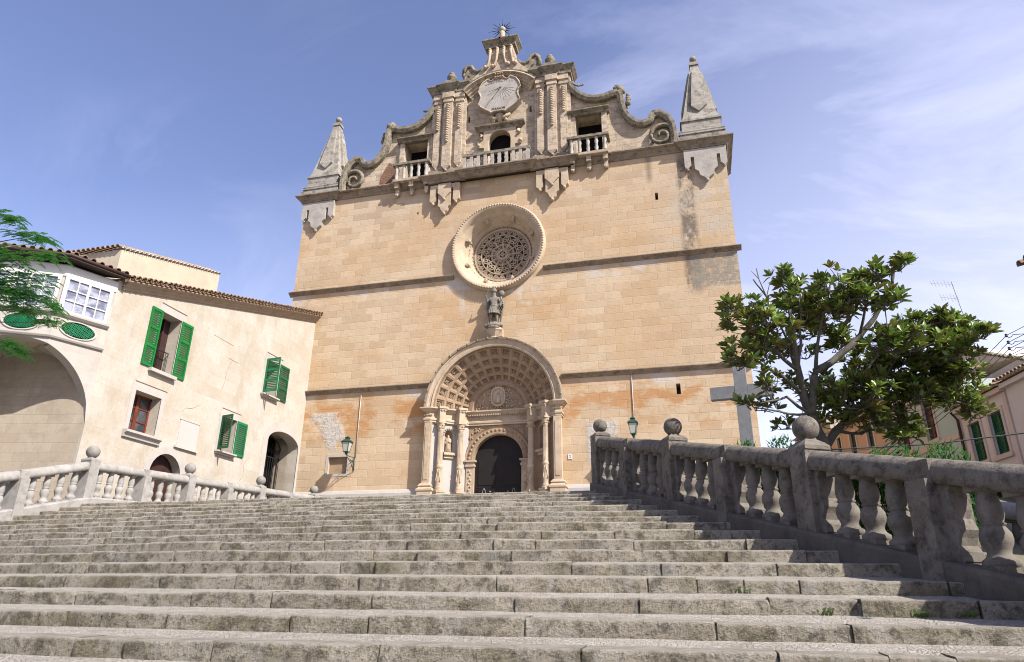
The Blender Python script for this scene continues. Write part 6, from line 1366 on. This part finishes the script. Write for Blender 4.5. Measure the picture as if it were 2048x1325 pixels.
def feather_tree():
    rng = random.Random(5); K = 1.25; E = Vector((0, 0, 1.7))
    bl = [(E+(Vector(b[:3])-E)*K, b[3]*K, b[4]*K) for b in LT]
    base = Vector((-19.3, 9.2, gz(9.2))); T = thing('feathery_tree', base, "tree with bright green feathery leaves reaching in from the left edge", "tree")
    m = MB(); m.tube([base, base+Vector((.1, .2, 2.5)), base+Vector((.3, .5, 4.5)), base+Vector((.5, .8, 6.6))], [.16, .13, .10, .05], 8); lv = MB()
    extra = [(Vector((-19.2, 10.2, 9.6)), 1.5, .9), (Vector((-20.2, 9.0, 8.6)), 1.5, .9), (Vector((-18.6, 9.6, 10.4)), 1.2, .7)]
    for c, rx, rz in bl+extra:
        o = base+Vector((.3, .5, 4.5)) if c.z < 9 else base+Vector((.4, .7, 5.8)); mid = o.lerp(c, .5)+Vector((0, 0, .25)); m.tube([o, mid, c], [.045, .025, .008], 5)
        k = int(26+rx*rz*520)
        if c.x < -18: k = int(k*.5)
        for i in range(min(k, 330)):
            d = Vector((rng.gauss(0, 1), rng.gauss(0, 1), rng.gauss(0, 1))).normalized()*rng.uniform(.1, 1)
            p = c+Vector((d.x*rx, d.y*rx, d.z*rz)); h = Vector((rng.uniform(-.3, 1), rng.uniform(-1, .3), 0)).normalized()
            L = rng.uniform(.22, .38); n = 11; prev = p; sd = h.cross(Vector((0, 0, 1))).normalized()
            for j in range(n):
                t = (j+1)/n; q = p+h*L*t+Vector((0, 0, -.16*t*t*L*3+.02))
                for sg in (-1, 1):
                    l = .07*(1-.5*abs(t-.5)); tip = q+sd*sg*l+h*.016+Vector((0, 0, -.014)); lv.add([q-h*.007, q+sd*sg*l*.5+h*.017, tip, q+sd*sg*l*.5-h*.013], [(0, 1, 2, 3)])
                prev = q
    m.build('trunk', 'bark', T, fix=False); lv.build('crown', 'feather', T, fix=False)
feather_tree()
def hedge():
    rng = random.Random(7); lv = MB()
    def clump(c, r, n):
        for i in range(n):
            d = Vector((rng.gauss(0, 1), rng.gauss(0, 1), rng.gauss(0, 1))).normalized()*(rng.random()**.4); p = Vector(c)+Vector((d.x*r[0], d.y*r[1], d.z*r[2]))
            a = Vector((rng.gauss(0, .5), rng.gauss(0, .5), 1)).normalized(); s = a.orthogonal().normalized(); q = rng.uniform(.035, .075); lv.add([p-s*q*.4, p+a*q*.7, p+s*q*.4, p+a*q*1.7], [(0, 2, 3, 1)])
    s = Vector((-2.055+.75, 16.1+.4, 0)); d = Vector((1.767, -3.30, 0)).normalized()
    core = MB()
    for i in range(26):
        u = 3.4+i*.21; p = s+d*u; zt = 3.5+.885*(2-u/3.743)-.06+rng.uniform(-.16, .2)*(1.5 if i % 3 == 0 else .7)
        clump((p.x+.25, p.y+.1, zt-.35), (.26, .3, .36), 420); clump((p.x+.2, p.y, zt-1.1), (.26, .3, .6), 300)
    return tag(lv.build('hedge', 'hedge', fix=False), "dense dark green hedge growing close behind the right balustrade", "hedge")
hedge()
def paint_spot():
    m = MB(); x, k = 1.32, 1; y = step_y(2, 1.32)-.09
    m.add([(x+.07*cos(a)*(1+.3*sin(3*a)), y+.03*sin(a), zk(1)+.048) for a in [2*pi*i/14 for i in range(14)]], [tuple(range(14))])
    return tag(m.build('paint_spot', 'turq', fix=False), "small turquoise paint spot on a lower step right of centre", "paint spot")
M['turq'] = simple("turquoise_paint", (.12, .42, .50), .6, .3)
paint_spot()
def weeds():
    rng = random.Random(3); lab = ["tiny green weed in the joint of the fourth lowest riser", "small tuft of weeds under a riser right of centre", "low green weeds along the foot of a lower step at right", "little weed tuft near the right foot of a lower step"]
    for (x, k, n), l in zip(((.35, 2, 10), (.98, 1, 12), (1.75, 1, 22), (2.1, 1, 12)), lab):
        y = step_y(k+1, x)-.02 if k else step_y(1, x); z = zk(k)+.045; m = MB()
        for i in range(n):
            a = rng.uniform(0, 6.28); h = rng.uniform(.015, .045); b = Vector((x+rng.uniform(-.08, .08), y+rng.uniform(-.03, 0), z)); t = b+Vector((cos(a)*.02, -abs(sin(a))*.03, h)); w = .006
            m.add([b-Vector((w, 0, 0)), b+Vector((w, 0, 0)), t+Vector((w, 0, 0)), t-Vector((w, 0, 0))], [(0, 1, 2, 3)]); m.add([t, t+Vector((.018, 0, .006)), t+Vector((.01, 0, .02)), t+Vector((-.012, 0, .012))], [(0, 1, 2, 3)])
        tag(m.build('weed', 'weed', fix=False), l, "weed", "weeds on the steps")
weeds()
